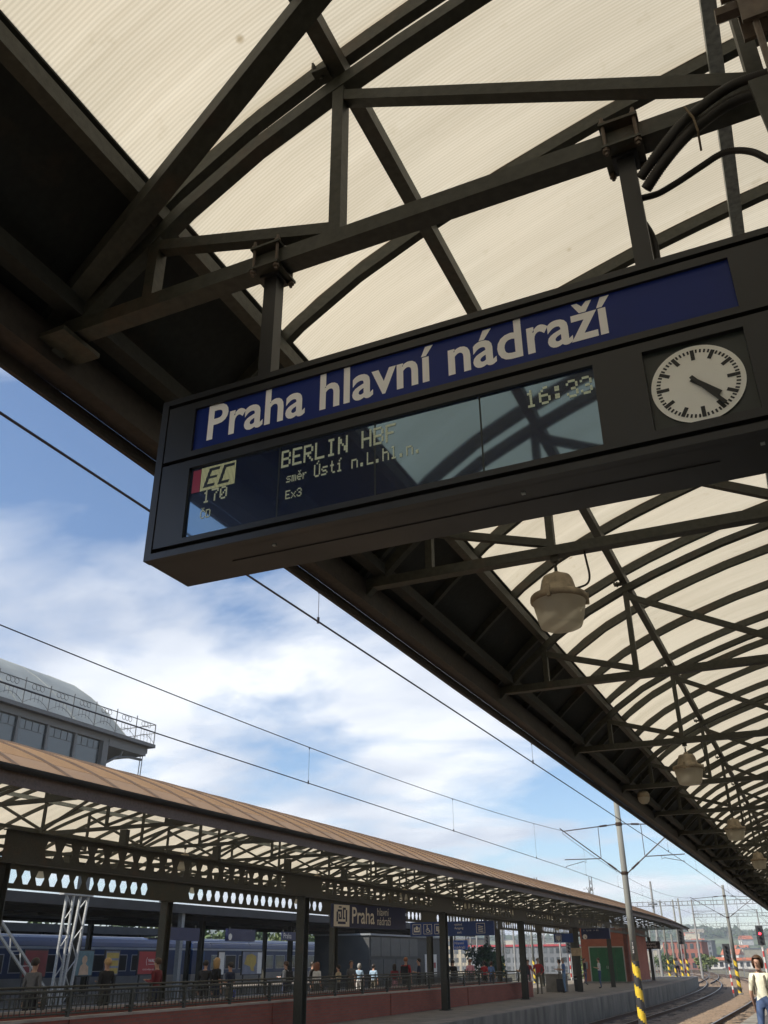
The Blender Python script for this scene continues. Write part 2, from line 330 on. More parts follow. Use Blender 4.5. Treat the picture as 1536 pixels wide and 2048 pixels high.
# a flat rail profile extruded along the curve
RP = [(-.062,-.17),(.062,-.17),(.062,-.155),(.012,-.135),(.010,-.045),(.035,-.032),(.035,0),(-.035,0),(-.035,-.032),(-.010,-.045),(-.012,-.135),(-.062,-.155)]
def rail_mesh(xc, ys, z=-.78, bf=bend):
    b = MB(); n = len(RP)
    for y in ys:
        for (a, c) in RP: b.v.append((xc+a+bf(y), y, z+c))
    for i in range(len(ys)-1):
        for j in range(n):
            b.f.append((i*n+j,i*n+(j+1)%n,(i+1)*n+(j+1)%n,(i+1)*n+j)); b.m.append(0 if j == 6 else 1)
    b.f.append(tuple(range(n))); b.m.append(1)
    return b
def track(label, xc, ys, y0, y1, bf=bend, step=.62):
    t = thing('railway_track', label, 'railway track', (xc+bf(y0), y0, -.95))
    t.location = (0,0,0)
    for s in (-1, 1): rail_mesh(xc+s*.7525, ys, bf=bf).obj('rail', [RAILS, RUST], t)
    b = MB(); y = y0; rnd = random.Random(5)
    while y < y1:
        dx = xc+bf(y); b.box(dx-1.28, dx+1.28, y-.12, y+.12, -1.03, -.945+rnd.uniform(-.012,.006)); y += step
    tag(b.obj('sleepers', WOODS, t), kind='stuff')
    return t
YT = [-30,20]+[40+3*i for i in range(70)]
track('railway track beside the near platform, in front of the striped mast', -4.48, YT, 10, 170)
track('curving railway track along the concrete edge of the opposite platform', -9.42, YT, 10, 170)
def yb(k): return lambda y: bend(y)*k
for i, (xc, k, lb) in enumerate([(-22.7,1.1,'yard track running just behind the opposite platform'), (-27.6,1.2,'yard track farther behind the opposite platform, before the third platform')]):
    track(lb, xc, YT, 60, 150, yb(k), 1.2)
for i in range(5):      # diverging yard tracks beyond the canopies
    a = 118; k = [.2,-.25,.55,-.6,1.6][i]; x0 = [-6.5,-3.2,-14,1.5,-30][i]
    ys = [a+4*j for j in range(45)]
    track(['yard track that branches off right beyond the second mast','far yard track curving to the right at the edge of the frame','far yard track left of the striped posts at the platform end','outermost yard track on the right behind the woman','far yard track below the dull red block'][i], x0, ys, a, 260, (lambda k, x0: (lambda y: -k*max(0,y-a)*.10 - max(0,y-a)**2/1700*(1 if k > 0 else -.3)))(k, x0), 1.3)

# platforms (each with a concrete edge wall and a paler edge slab)
ASPH = mat('platform_asphalt', (0.075, 0.072, 0.068), .9, 0, .3, 1.5, .25, 25)
def platform(name, x0, x1, ys, bf=bend, edge_mat=CONC, top=None):
    p = MB(); q = MB(); w = MB()
    for k, y in enumerate(ys):
        dx = bf(y); p.v += [(x0+.42+dx,y,0.0),(x1-.42+dx,y,0.0)]
    for i in range(len(ys)-1): p.f.append((2*i,2*i+1,2*i+3,2*i+2)); p.m.append(0)
    o = p.obj(name, top or PAVE); tag(o, kind='structure')
    for (xa, xb) in ((x0, x0+.42),(x1-.42, x1)):
        e = MB(); n = 4
        prof = [(xa,-1.05),(xb,-1.05),(xb,.006),(xa,.006)]
        for y in ys:
            dx = bf(y)
            for (x, z) in prof: e.v.append((x+dx,y,z))
        for i in range(len(ys)-1):
            for j in range(4): e.f.append((i*4+j,i*4+(j+1)%4,(i+1)*4+(j+1)%4,(i+1)*4+j)); e.m.append(0)
        e.f.append((0,1,2,3)); e.m.append(0); m_ = len(ys)-1; e.f.append((m_*4+3,m_*4+2,m_*4+1,m_*4)); e.m.append(0)
        e.obj('edge_kerb', edge_mat, o)
    f = MB(); f.box(x0+.42+bf(ys[-1]), x1-.42+bf(ys[-1]), ys[-1]-.3, ys[-1], -1.05, -.002); f.obj('end_wall', edge_mat, o)
    return o
EDGE = mat('platform_edge_concrete', (0.20, 0.185, 0.155), .9, 0, .45, 1.6, .4, 22, streak=.35)
platform('near_platform', -2.82, 8.0, [-40,0,58]+[58+6*i for i in range(1,9)], lambda y: bend(y)*.6, EDGE, ASPH)
platform('opposite_platform', -20.9, -10.92, [-30,0,58]+[58+4*i for i in range(1,13)]+[109], bend, EDGE)
platform('third_platform', -46.2, -29.3, [-30,0,58,80,100], bend, EDGE)
# slabs along the opposite platform edge, each paver row proud of the paving
b = MB(); y = 12.0; k = 0
slabm = None
o_pl = bpy.data.objects['opposite_platform']
sb = MB().box(-.33,.33,-.485,.485,0.008,.022); slabm = sb.mesh('edge_slab', [mat('edge_slab', (0.27,.225,.18), .85, 0, .3, 1.1, .2, 30)])
while y < 106:
    s_ = link('edge_slab', slabm, o_pl, (-11.30+bend(y), y, 0), head(y)); y += 1.0

# ================================================================ CANOPIES
HW = 4.95
PROF_NEAR = [(-.04,4.40),(.18,4.60),(.42,4.83),(.66,5.04),(.9,5.21),(1.2,5.385),(1.62,5.57),(2.1,5.745),(2.7,5.925),(3.34,6.075),(4.1,6.19),(4.95,6.235)]
PROF_OPP = [(-.04,4.40),(.18,4.52),(.42,4.64),(.66,4.755),(1.2,4.98),(1.62,5.135),(2.1,5.30),(2.7,5.475),(3.34,5.64),(4.1,5.79),(4.6,5.86),(5.15,5.90)]
PROF = PROF_NEAR
def zr(d):
    d = d if d <= HW else 2*HW-d
    for (a, za), (c, zc) in zip(PROF, PROF[1:]):
        if d <= c: return za+(zc-za)*(d-a)/(c-a)
    return PROF[-1][1]
def arch(d0, d1, dz, n=26):
    return [(-HW+d0+(d1-d0)*i/n, zr(d0+(d1-d0)*i/n)+dz) for i in range(n+1)]
def truss_master(parent):
    PD = [.66, 1.62, 3.27, HW, 2*HW-3.27, 2*HW-1.62, 2*HW-.66]
    b = MB(); b.box(-HW+.06, HW-.06, -.043, .043, 4.315, 4.39)
    b.sweep(arch(.05, 2*HW-.05, -.25), [(-.036,-.036),(.036,-.036),(.036,.036),(-.036,.036)])
    t = b.obj('truss', STEEL, parent)
    for d in PD:
        MB().box(-.027,.027,-.032,.032,-.012,zr(d)-.28-4.40).obj('vertical', STEEL, t, (-HW+d,0,4.40))
    for d0, d1 in zip(PD, PD[1:]):
        if d0 < HW-.01: a, c = (d0, zr(d0)-.33), (d1, 4.42)
        else: a, c = (d1, zr(d1)-.33), (d0, 4.42)
        MB().beam((-HW+a[0],.0,a[1]),(-HW+c[0],.0,c[1]),.054,.058).obj('diagonal', STEEL, t)
    return t
def castellated(nx, p=.48, H=.27, zc=3.66, solid=2):
    b = MB()
    for i in range(nx):
        y = (i-nx/2+.5)*p
        a, h = .165, .175
        if i < solid or i >= nx-solid:
            for s in (-.006, .006): b.add([(s,y-p/2,zc-H),(s,y+p/2,zc-H),(s,y+p/2,zc+H),(s,y-p/2,zc+H)], [(0,1,2,3)])
            continue
        hexa = [(a,0),(a/2,h),(-a/2,h),(-a,0),(-a/2,-h),(a/2,-h)]
        rim = [(p/2,0),(p/2,H),(-p/2,H),(-p/2,0),(-p/2,-H),(p/2,-H)]
        for s in (-.006, .006):
            vs = [(s,y+u,zc+w) for u, w in hexa]+[(s,y+u,zc+w) for u, w in rim]
            b.add(vs, [(j,(j+1)%6,6+(j+1)%6,6+j) for j in range(6)])
        b.add([(-.006,y+u,zc+w) for u, w in hexa]+[(.006,y+u,zc+w) for u, w in hexa], [(j,(j+1)%6,6+(j+1)%6,6+j) for j in range(6)])
    Ln = nx*p/2
    b.box(-.085,.085,-Ln,Ln,zc+H,zc+H+.022); b.box(-.085,.085,-Ln,Ln,zc-H-.022,zc-H)
    return b
def column_mesh(h):
    b = MB(); b.box(-.125,.125,-.15,-.128,0,h); b.box(-.125,.125,.128,.15,0,h); b.box(-.011,.011,-.128,.128,0,h); b.box(-.2,.2,-.2,.2,0,.02)
    b.box(-.17,.17,-.19,.19,h,h+.03); return b
def canopy(name, label, cx, yref, sp, n0, n1, bf, hf, cols, gx, straight, panel_mat, prof, hw, far_open, fasc):
    global PROF, HW
    PROF = prof; HW = hw
    root = thing(name, label, 'canopy', (cx, yref, 0))
    def at(y): return (bf(y), y-yref, 0), hf(y)
    tm = None
    for k in range(n0, n1+1):
        l, a = at(yref+k*sp)
        if tm is None:
            tm = truss_master(root); KIDS[tm.name] = list(tm.children); tm.location = l; tm.rotation_euler = (0,0,a)
        else: dup(tm, l, a, parent=root)
    rp = sp/3
    rib = MB().sweep(arch(.0, 2*HW, -.052), [(-.026,-.038),(.026,-.038),(.026,.045),(-.026,.045)]).mesh('rib', [STEEL])
    pan = MB()
    pp = arch(.02 if far_open else .60, 2*HW-.60, 0.006, 30)
    pan.add([(x,s*rp/2*.998,z) for x, z in pp for s in (-1,1)], [(2*i,2*i+1,2*i+3,2*i+2) for i in range(30)])
    pan = pan.mesh('roof_panel', [panel_mat], True)
    evs = []
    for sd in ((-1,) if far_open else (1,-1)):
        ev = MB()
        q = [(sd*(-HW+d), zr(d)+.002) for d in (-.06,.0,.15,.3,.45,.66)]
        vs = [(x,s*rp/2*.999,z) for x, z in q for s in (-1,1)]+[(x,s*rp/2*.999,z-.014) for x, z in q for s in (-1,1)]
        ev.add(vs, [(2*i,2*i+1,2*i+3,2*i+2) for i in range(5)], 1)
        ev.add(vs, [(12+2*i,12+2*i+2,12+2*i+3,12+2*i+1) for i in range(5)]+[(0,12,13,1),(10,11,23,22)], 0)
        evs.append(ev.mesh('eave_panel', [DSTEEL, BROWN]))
    sm = MB().sweep(arch(-.05, 2*HW+.05, .020), [(-.022,-.016),(.022,-.016),(.022,.018),(-.022,.018)]).mesh('seam', [SEAM])
    nb = 3*(n1-n0)
    for j in range(nb+1):
        y = yref+n0*sp+j*rp; l, a = at(y); link('rib', rib, root, l, a)
        link('seam', sm, root, l, a)
        if j < nb:
            l, a = at(y+rp/2); link('roof_panel', pan, root, l, a)
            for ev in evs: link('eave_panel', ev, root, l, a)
    # longitudinal members: one length per truss bay where the platform bends, else one length
    def longi(nm, mats, fn):
        if straight:
            b = MB(); fn(b, n0*sp, n1*sp); b.obj(nm, mats, root); return
        b = MB(); fn(b, -sp/2-.006, sp/2+.006); me = b.mesh(nm, mats if isinstance(mats,list) else [mats])
        for k in range(n0, n1):
            l, a = at(yref+(k+.5)*sp); link(nm, me, root, l, a)
    for d in (.66,1.62,3.27,2*HW-3.27,2*HW-1.62,2*HW-.66):
        x = -HW+d; z = zr(d)-.145
        m_ = GALV if abs(d-3.27) < .01 else STEEL
        longi('purlin', m_, lambda b, y0, y1, x=x, z=z: b.box(x-.036,x+.036,y0,y1,z-.045,z+.045))
    for s in (-1, 1):
        longi('fascia', fasc, lambda b, y0, y1, s=s: b.box(min(s*HW,s*(HW-.13)),max(s*HW,s*(HW-.13)),y0,y1,4.20,4.392))
        longi('eave_beam', DSTEEL, lambda b, y0, y1, s=s: b.box(min(s*(HW-.2),s*(HW-.29)),max(s*(HW-.2),s*(HW-.29)),y0,y1,4.41,4.50))
        def gut(b, y0, y1, s=s):
            pr = [(.085*math.cos(math.pi+math.pi*i/8), .085*math.sin(math.pi+math.pi*i/8)) for i in range(9)]
            pr += [(.078*math.cos(2*math.pi-math.pi*i/8), .078*math.sin(2*math.pi-math.pi*i/8)) for i in range(9)]
            n = len(pr); x = s*(HW+.075)
            vs = [(x+u,y,4.40+w) for y in (y0,y1) for u, w in pr]
            b.add(vs, [(j,(j+1)%n,n+(j+1)%n,n+j) for j in range(n)]+[tuple(range(n-1,-1,-1)), tuple(range(n,2*n))])
        longi('gutter', DSTEEL, gut)
        longi('drip_board', fasc, lambda b, y0, y1, s=s: b.box(min(s*(HW-.005),s*(HW+.02)),max(s*(HW-.005),s*(HW+.02)),y0,y1,4.12,4.195))
    cm = column_mesh(3.34).mesh('column', [STEEL]); gms = []
    for ya, yb_ in zip(cols, cols[1:]):
        nh = int(round((yb_-ya)/.485)); gms.append(castellated(nh, (yb_-ya-.004)/nh).mesh('girder', [STEEL]))
    packer = MB().box(-.09,.09,-.06,.06,3.957,4.297).mesh('packer', [STEEL])
    for g in gx:
        for i, y in enumerate(cols):
            l, a = at(y); link('column', cm, root, (l[0]+g, l[1], 0), a)
            if i < len(cols)-1:
                l, a = at((y+cols[i+1])/2); link('girder', gms[i], root, (l[0]+g, l[1], 0), a)
        for k in range(n0, n1+1):
            if cols[0] <= yref+k*sp <= cols[-1]:
                l, a = at(yref+k*sp); link('packer', packer, root, (l[0]+g,l[1],0), a)
    return root
BROWN = mat('brown_roof_paint', (0.30, 0.185, 0.098), .85, 0, .08, 1.1)
SEAM = mat('seam_brown', (0.10, 0.060, 0.033), .6, 0, .2, 4)
near_c = canopy('station_canopy', 'arched canopy overhead with olive steel trusses and cream translucent sheeting', 2.03, 2.41, 3.43, -6, 26, lambda y: 0.0, lambda y: 0.0, [-7.4+10.29*i for i in range(10)], (-2.05+.75, 1.55+.75), True, PANEL, PROF_NEAR, 4.95, False, FASC)
opp_c = canopy('station_canopy', 'brown roofed canopy over the opposite platform with columns and perforated girders', -16.13, 19.8, 3.567, -8, 23, bend, head, [12.9,24.35,35.6,46.2,57.4,67.2,77.9,88.4], (2.43, -2.42), False, PANEL, PROF_OPP, 5.15, True, mat_steel('skylit_brown_fascia', (0.105, 0.080, 0.066), .4, .65))  # same worn fascia paint, lightened to carry the sky light it faces
HW = 4.95; PROF = PROF_NEAR
# wind brace running from the eave node up under the sheeting
bb = MB(); pA = Vector((-2.86-2.03,-.02,4.43)); pB = Vector((-1.258-2.03,1.957-2.41,5.2)); dv = (pB-pA)
bb.beam(pA+Vector((0,0,0)), pA+dv*2.35, .095, .085); bb.obj('brace', STEEL, near_c)
bb = MB(); bb.box(-.16,.16,-.12,.12,-.012,.012); bb.obj('gusset', STEEL, near_c, (-2.80-2.03,0,4.285))
for k in range(0, 9):      # purlin cleats on the second purlin
    c = MB(); c.box(-.055,.02,-.04,.04,-.008,.008); c.box(-.055,-.045,-.04,.04,.008,.06); c.tube([(-.02,0,-.03),(-.02,0,.03)],.010,6)
    c.obj('cleat', STEEL, near_c, (-1.30-2.03-.05, 3.43*k-.06, zr(1.62)-.205))
# steel hanger with bolts beside the third purlin (top right of the picture)
h = MB(); h.box(-.06,.06,-.045,-.03,-.10,.12); h.box(-.06,.06,.03,.045,-.10,.12); h.tube([(-.13,0,.02),(.1,0,.02)],.028,6); h.tube([(-.10,0,.10),(.1,0,.10)],.022,6)
h.tube([(-.02,-.02,-.1),(-.02,-.02,-.36)],.011,8); h.tube([(.05,-.02,-.1),(.05,-.02,-.36)],.011,8)
h.obj('hanger', mat_steel('rusty_fitting', (.13,.10,.075), .8), near_c, (.385-2.03, 2.2-2.41, 4.54))
h = MB(); h.poly([(-.03,.0),(.16,.0),(.16,-.52),(-.01,-.30)], -.01, .01); h.obj('gusset', STEEL, near_c, (.325-2.03, 2.2-2.41, 4.20))

# ================================================================ HANGING DEPARTURE SIGN
YF = 2.30
sign = thing('departure_sign', 'large dark grey hanging station sign with blue name board, train display and round clock', 'station sign', (-.865, 2.435, 2.998))
ox, oy, oz = -.865, 2.435, 2.998
def SB(x0,x1,y0,y1,z0,z1): return MB().box(x0-ox,x1-ox,y0-oy,y1-oy,z0-oz,z1-oz)
XL, XR, ZB, ZT = -2.01, .28, 2.998, 3.692
SB(XL+.004,XR-.004,2.335,2.568,ZB,ZT).obj('housing', SIGNG, sign)
fr = MB()
for (x0,x1,z0,z1) in ((XL,XR,ZB,3.023),(XL,XR,3.667,ZT),(XL,XL+.03,3.023,3.667),(XR-.03,XR,3.023,3.667)): fr.box(x0-ox,x1-ox,YF-oy,2.337-oy,z0-oz,z1-oz)
fr.obj('frame', SIGNG, sign)
SB(XL+.03,XR-.03,2.328,2.334,3.023,3.667).obj('back_plate', BLACK, sign)
SB(XL+.3,XR-.3,2.43,2.432,ZB-.003,ZB-.0005).obj('service_seam', BLACK, sign)
for x in (-1.5,-.6,.1): SB(x-.006,x+.006,2.37,2.382,ZB-.005,ZB).obj('screw', GALV, sign)
def plate(name, x0,x1,z0,z1, holes):
    b = MB(); ya, yb_ = 2.303-oy, 2.327-oy; cur = x0
    for (a, c, e, f) in holes:
        b.box(cur-ox,a-ox,ya,yb_,z0-oz,z1-oz); b.box(a-ox,c-ox,ya,yb_,z0-oz,e-oz); b.box(a-ox,c-ox,ya,yb_,f-oz,z1-oz); cur = c
    b.box(cur-ox,x1-ox,ya,yb_,z0-oz,z1-oz); return b.obj(name, SIGNG, sign)
plate('name_plate_surround', -1.976,.246,3.405,3.652, [(-1.851,.12,3.430,3.621)])
plate('display_surround', -1.976,.246,3.042,3.388, [(-1.849,-.327,3.063,3.354),(-.176,.117,3.071,3.354)])
SB(-1.853,.122,2.314,2.318,3.428,3.623).obj('name_board', SBLUE, sign)
put_text('name_lettering', 'Praha hlavní nádraží', NWHITE, sign, (-1.791-ox, 2.3125-oy, 3.463-oz), (R_(90),0,0), width=1.545, height=.157, bold=.020)
DISP = mat_glass_dark('display_glass', (.004,.010,.045), (.38,.58,.74), .33)
SB(-1.852,-.325,2.316,2.320,3.061,3.356).obj('display_glass', DISP, sign)
dv_ = mat('display_seam', (.010,.016,.014), .5, 0, 0)
for x in (-1.461,-1.083,-.704): SB(x-.0025,x+.0025,2.3145,2.3158,3.061,3.356).obj('display_divider', dv_, sign)
PIX = mat_emit('display_pixels', (.34,.36,.24), .22)
PIXD = mat('display_dark', (.010,.014,.018), .4, 0, 0)
F57 = {'B':'11110 10001 10001 11110 10001 10001 11110','E':'11111 10000 10000 11110 10000 10000 11111','R':'11110 10001 10001 11110 10100 10010 10001','L':'10000 10000 10000 10000 10000 10000 11111','I':'01110 00100 00100 00100 00100 00100 01110','N':'10001 11001 11001 10101 10011 10011 10001','H':'10001 10001 10001 11111 10001 10001 10001','F':'11111 10000 10000 11110 10000 10000 10000','U':'10001 10001 10001 10001 10001 10001 01110',
's':'00000 00000 01111 10000 01110 00001 11110','m':'00000 00000 11010 10101 10101 10101 10101','e':'00000 00000 01110 10001 11111 10000 01110','r':'00000 00000 10110 11000 10000 10000 10000','t':'00100 00100 01110 00100 00100 00100 00011','i':'00000 00000 01100 00100 00100 00100 01110','n':'00000 00000 11110 10001 10001 10001 10001','.':'00000 00000 00000 00000 00000 01100 01100','h':'10000 10000 11110 10001 10001 10001 10001','l':'01100 00100 00100 00100 00100 00100 01110',
'x':'00000 00000 10001 01010 00100 01010 10001','3':'01110 10001 00001 00110 00001 10001 01110','1':'00100 01100 00100 00100 00100 00100 01110','7':'11111 00001 00010 00100 00100 00100 00100','0':'01110 10001 10011 10101 11001 10001 01110','6':'00110 01000 10000 11110 10001 10001 01110',':':'00000 01100 01100 00000 01100 01100 00000','C':'01110 10001 10000 10000 10000 10001 01110','D':'11110 10001 10001 10001 10001 10001 11110',' ':'00000 00000 00000 00000 00000 00000 00000'}
ACC = {'ě':('e','01010 00100'),'Ú':('U','00010 00100'),'í':('i','00010 00100'),'Č':('C','01010 00100')}
def dots(name, body, x, z, w, h, m=None, y=2.3140):
    """dot-matrix lettering, lower left at x,z, total width w, capital height h"""
    b = MB(); n = len(body); cw = w/n; px = cw/6.0; pz = h/7.0
    for i, ch in enumerate(body):
        base, acc = ACC.get(ch, (ch, None)); rows = F57[base].split()
        cells = [(c, 6-r) for r in range(7) for c in range(5) if rows[r][c] == '1']
        if acc: cells += [(c, (8-r if base in 'UC' else 6.6-r)) for r, row in enumerate(acc.split()) for c in range(5) if row[c] == '1']
        for (c, r) in cells:
            xa = x+i*cw+c*px; za = z+r*pz
            for q in (0, .5):
                b.add([(xa+q*px-ox,y-oy,za-oz),(xa+(q+.42)*px-ox,y-oy,za-oz),(xa+(q+.42)*px-ox,y-oy,za+pz*.94-oz),(xa+q*px-ox,y-oy,za+pz*.94-oz)], [(0,1,2,3)])
    return b.obj(name, m or PIX, sign)
dots('destination_text', 'BERLIN HBF', -1.452, 3.262, .455, .070)
dots('via_text', 'směr', -1.428, 3.197, .088, .036)
dots('via_text', 'Ústí n.L.hl.n.', -1.317, 3.192, .408, .050)
dots('line_text', 'Ex3', -1.428, 3.131, .068, .034)
dots('number_text', '170', -1.782, 3.194, .112, .052)
dots('operator_text', 'ČD', -1.786, 3.131, .048, .034)
dots('time_text', '16:33', -.551, 3.261, .222, .066)
b = MB(); n_ = 26      # bright EC block drawn in fine vertical lines
for i in range(n_):
    xa = -1.798+i*(.152/n_); b.add([(xa-ox,2.3140-oy,3.247-oz),(xa+.0040-ox,2.3140-oy,3.247-oz),(xa+.0040-ox,2.3140-oy,3.345-oz),(xa-ox,2.3140-oy,3.345-oz)], [(0,1,2,3)])
b.obj('train_type_block', mat_emit('display_block', (.40,.40,.22), .26), sign)
b = MB()
def para(x0,x1,z0,z1,sh=.30):
    b.add([(x0+(z0-3.256)*sh-ox,2.3132-oy,z0-oz),(x1+(z0-3.256)*sh-ox,2.3132-oy,z0-oz),(x1+(z1-3.256)*sh-ox,2.3132-oy,z1-oz),(x0+(z1-3.256)*sh-ox,2.3132-oy,z1-oz)], [(0,1,2,3)])
for x0 in (-1.786,-1.722):
    para(x0,x0+.014,3.258,3.336)
    for zc in ((3.258,3.27),(3.292,3.302),(3.324,3.336)) if x0 < -1.75 else ((3.258,3.27),(3.324,3.336)): para(x0+.014,x0+.048,*zc)
b.obj('train_type_letters', PIXD, sign)
SB(-1.836,-1.800,2.3138,2.3142,3.247,3.342).obj('red_block', mat('display_red', (.30,.02,.05), .4, 0, .1), sign)
# clock
ccx, ccz, crad = -.035, 3.206, .133
SB(-.178,.119,2.322,2.326,3.069,3.356).obj('clock_recess', mat('clock_box', (.022,.028,.024), .35, 0, .1), sign)
ck = MB(); ck.v = [(ccx-ox,2.3165-oy,ccz-oz)]+[(ccx+crad*math.cos(2*math.pi*i/72)-ox,2.3165-oy,ccz+crad*math.sin(2*math.pi*i/72)-oz) for i in range(72)]
ck.f = [(0,1+i,1+(i+1)%72) for i in range(72)]; ck.m = [0]*72
clk = ck.obj('clock_face', mat('clock_white', (.90,.88,.78), .5, 0, .04, 9), sign)
CBK = mat('clock_black', (.012,.013,.012), .5, 0, 0)
def tick(b, a, r0, r1, w, y):
    d = Vector((math.sin(a),0,math.cos(a))); r = Vector((math.cos(a),0,-math.sin(a))); c = Vector((ccx-ox,y-oy,ccz-oz))
    b.add([c+d*r0-r*w/2, c+d*r0+r*w/2, c+d*r1+r*w/2, c+d*r1-r*w/2], [(0,1,2,3)])
for i in range(60):
    b = MB()
    if i % 5 == 0: tick(b, i*math.pi/30, .086 if i % 15 else .082, .118, .0115, 2.3155)
    else: tick(b, i*math.pi/30, .106, .118, .0056, 2.3155)
    b.obj('tick', CBK, clk)
hd = MB()
def hand(a, r0, r1, w, y):
    d = Vector((math.sin(a),0,math.cos(a))); hd.beam(Vector((ccx-ox,y-oy,ccz-oz))+d*r0, Vector((ccx-ox,y-oy,ccz-oz))+d*r1, w, .002, 0, up=(0,1,0))
hand(R_(134), -.022, .076, .0165, 2.3115); hd.obj('hour_hand', CBK, clk)
hd = MB(); hand(R_(145), -.028, .110, .0115, 2.3085); hd.obj('minute_hand', CBK, clk)
# suspension posts, clamps, bolts
for px in (-1.61, -.125):
    pb = MB(); pb.box(px-.03-ox,px+.03-ox,2.40-oy,2.46-oy,ZT-oz,4.275-oz); po = pb.obj('hanging_post', SIGNG, sign)
    cl = MB(); cl.box(px-.07-ox,px+.07-ox,2.335-oy,2.49-oy,4.290-oz,4.302-oz); cl.obj('clamp_plate', STEEL, sign)
    cl = MB(); cl.box(px-.07-ox,px+.07-ox,2.335-oy,2.49-oy,4.402-oz,4.414-oz); cl.obj('clamp_plate', STEEL, sign)
    for dx in (-.056, .056):
        for yy in (2.350, 2.474):
            r_ = MB(); r_.tube([(px+dx-ox,yy-oy,4.262-oz),(px+dx-ox,yy-oy,4.45-oz)], .007, 8); r_.tube([(px+dx-ox,yy-oy,4.276-oz),(px+dx-ox,yy-oy,4.289-oz)], .014, 6); r_.tube([(px+dx-ox,yy-oy,4.415-oz),(px+dx-ox,yy-oy,4.427-oz)], .014, 6)
            r_.obj('bolt', mat_steel('rusty_fitting', (.13,.10,.075), .8), sign)
    cl = MB(); cl.box(px-.045-ox,px+.045-ox,2.385-oy,2.475-oy,4.275-oz,4.288-oz); cl.obj('cap_plate', SIGNG, sign)

def smooth_path(pts, n=6):
    out = []; P = [Vector(p) for p in pts]
    for i in range(len(P)-1):
        p0 = P[max(i-1,0)]; p1 = P[i]; p2 = P[i+1]; p3 = P[min(i+2,len(P)-1)]
        for k in range(n):
            t = k/n; out.append(.5*((2*p1)+(p2-p0)*t+(2*p0-5*p1+4*p2-p3)*t*t+(3*p1-p0-3*p2+p3)*t**3))
    return out+[P[-1]]
def ribbed(pts, r, n=10):
    """corrugated conduit"""
    P = smooth_path(pts, 26); return MB().tube(P, [r*(1 if i % 2 else .86) for i in range(len(P))], n)
tag(ribbed([(.62,2.30,4.345),(.45,2.31,4.352),(.376,2.32,4.352),(.289,2.325,4.362),(.222,2.33,4.35),(.149,2.33,4.312),(.075,2.33,4.262),(-.004,2.33,4.18),(-.085,2.36,4.115)], .019).obj('cable_conduit', HOSE, smooth=True), 'upper ribbed black conduit curving down to the right sign post', 'conduit')
tag(ribbed([(.62,2.345,4.30),(.45,2.35,4.305),(.376,2.352,4.307),(.289,2.352,4.315),(.222,2.352,4.302),(.149,2.348,4.262),(.075,2.345,4.21),(-.004,2.345,4.13),(-.075,2.38,4.075)], .021).obj('cable_conduit', HOSE, smooth=True), 'thicker lower conduit strapped below another on the steel chord', 'conduit')
tag(ribbed([(-.10,2.44,4.10),(-.05,2.45,4.106),(-.016,2.45,4.113),(.05,2.45,4.138),(.111,2.45,4.165),(.199,2.45,4.196),(.275,2.45,4.164),(.33,2.45,4.09),(.40,2.45,3.98)], .0125).obj('cable_conduit', HOSE, smooth=True), 'thin free hanging conduit arching right from the sign post', 'conduit')
tag(ribbed([(-.13,2.49,4.10),(-.117,2.5,4.072),(-.093,2.5,3.989),(-.085,2.5,3.927),(-.086,2.5,3.863),(-.086,2.5,3.68)], .0125).obj('cable_conduit', HOSE, smooth=True), 'short conduit dropping into the top of the hanging sign', 'conduit')
tie = MB(); tie.tube([(.10,2.30,4.31),(.12,2.305,4.25),(.125,2.32,4.20),(.125,2.40,4.19)], .004, 6); tag(tie.obj('cable_tie', mat('cable_tie', (.20,.15,.09), .6, 0, .1)), 'brown wire tie holding two conduits to the chord', 'cable tie')

# ================================================================ LAMPS
def lamp_master(label, loc, group):
    t = thing('hanging_lamp', label, 'lamp', loc, 0, group)   # origin at the flange
    MB().lathe([(.0,.205),(.03,.203),(.034,.18),(.098,.168),(.112,.14),(.132,.055),(.15,.04),(.15,.03)], 28).obj('cap', LCAP, t, smooth=True)
    MB().lathe([(.15,.03),(.196,.022),(.203,.008),(.203,-.018),(.19,-.026),(.172,-.028),(.150,-.02)], 28).obj('flange', LCAP, t, smooth=True)
    MB().lathe([(.186,-.028),(.182,-.05),(.158,-.160),(.150,-.190),(.143,-.205),(.12,-.216),(.06,-.226),(.0005,-.229)], 28).obj('bowl', LBOWL, t, smooth=True)
    b = MB(); b.tube([(0,0,.20),(0,0,.245)],.012,8); b.tube([(0,0,.245),(.012,0,.27),(0,0,.295),(-.012,0,.27),(0,0,.245)],.006,6); b.box(-.03,.03,-.02,.02,.29,.36); b.obj('hook', STEEL, t)
    MB().tube(smooth_path([(.13,0,.06),(.21,.0,.08),(.235,0,.14),(.225,0,.26),(.215,0,.36)]),.008,8).obj('cable', HOSE, t)
    for k in range(3):
        a = k*2.1+.4; q = MB(); q.box(-.012,.012,-.012,.012,-.04,.045); q.obj('clip', LCAP, t, (.20*math.cos(a),.20*math.sin(a),0), a)
    return t
L0 = lamp_master('large hanging lamp nearest to the sign, below the near canopy', (-1.285, 5.84, 3.985), 'lamps under the near canopy')
index(L0)
for k in range(1, 9):
    o = dup(L0, (-1.285, 2.41+3.43*(1+2*k), 3.985), None, ['','second hanging lamp behind the sign under the near canopy','third hanging lamp along the near canopy','fourth hanging lamp along the near canopy','fifth hanging lamp along the near canopy, at the right edge','sixth hanging lamp along the near canopy','seventh hanging lamp along the near canopy','eighth hanging lamp along the near canopy','farthest hanging lamp along the near canopy'][k])
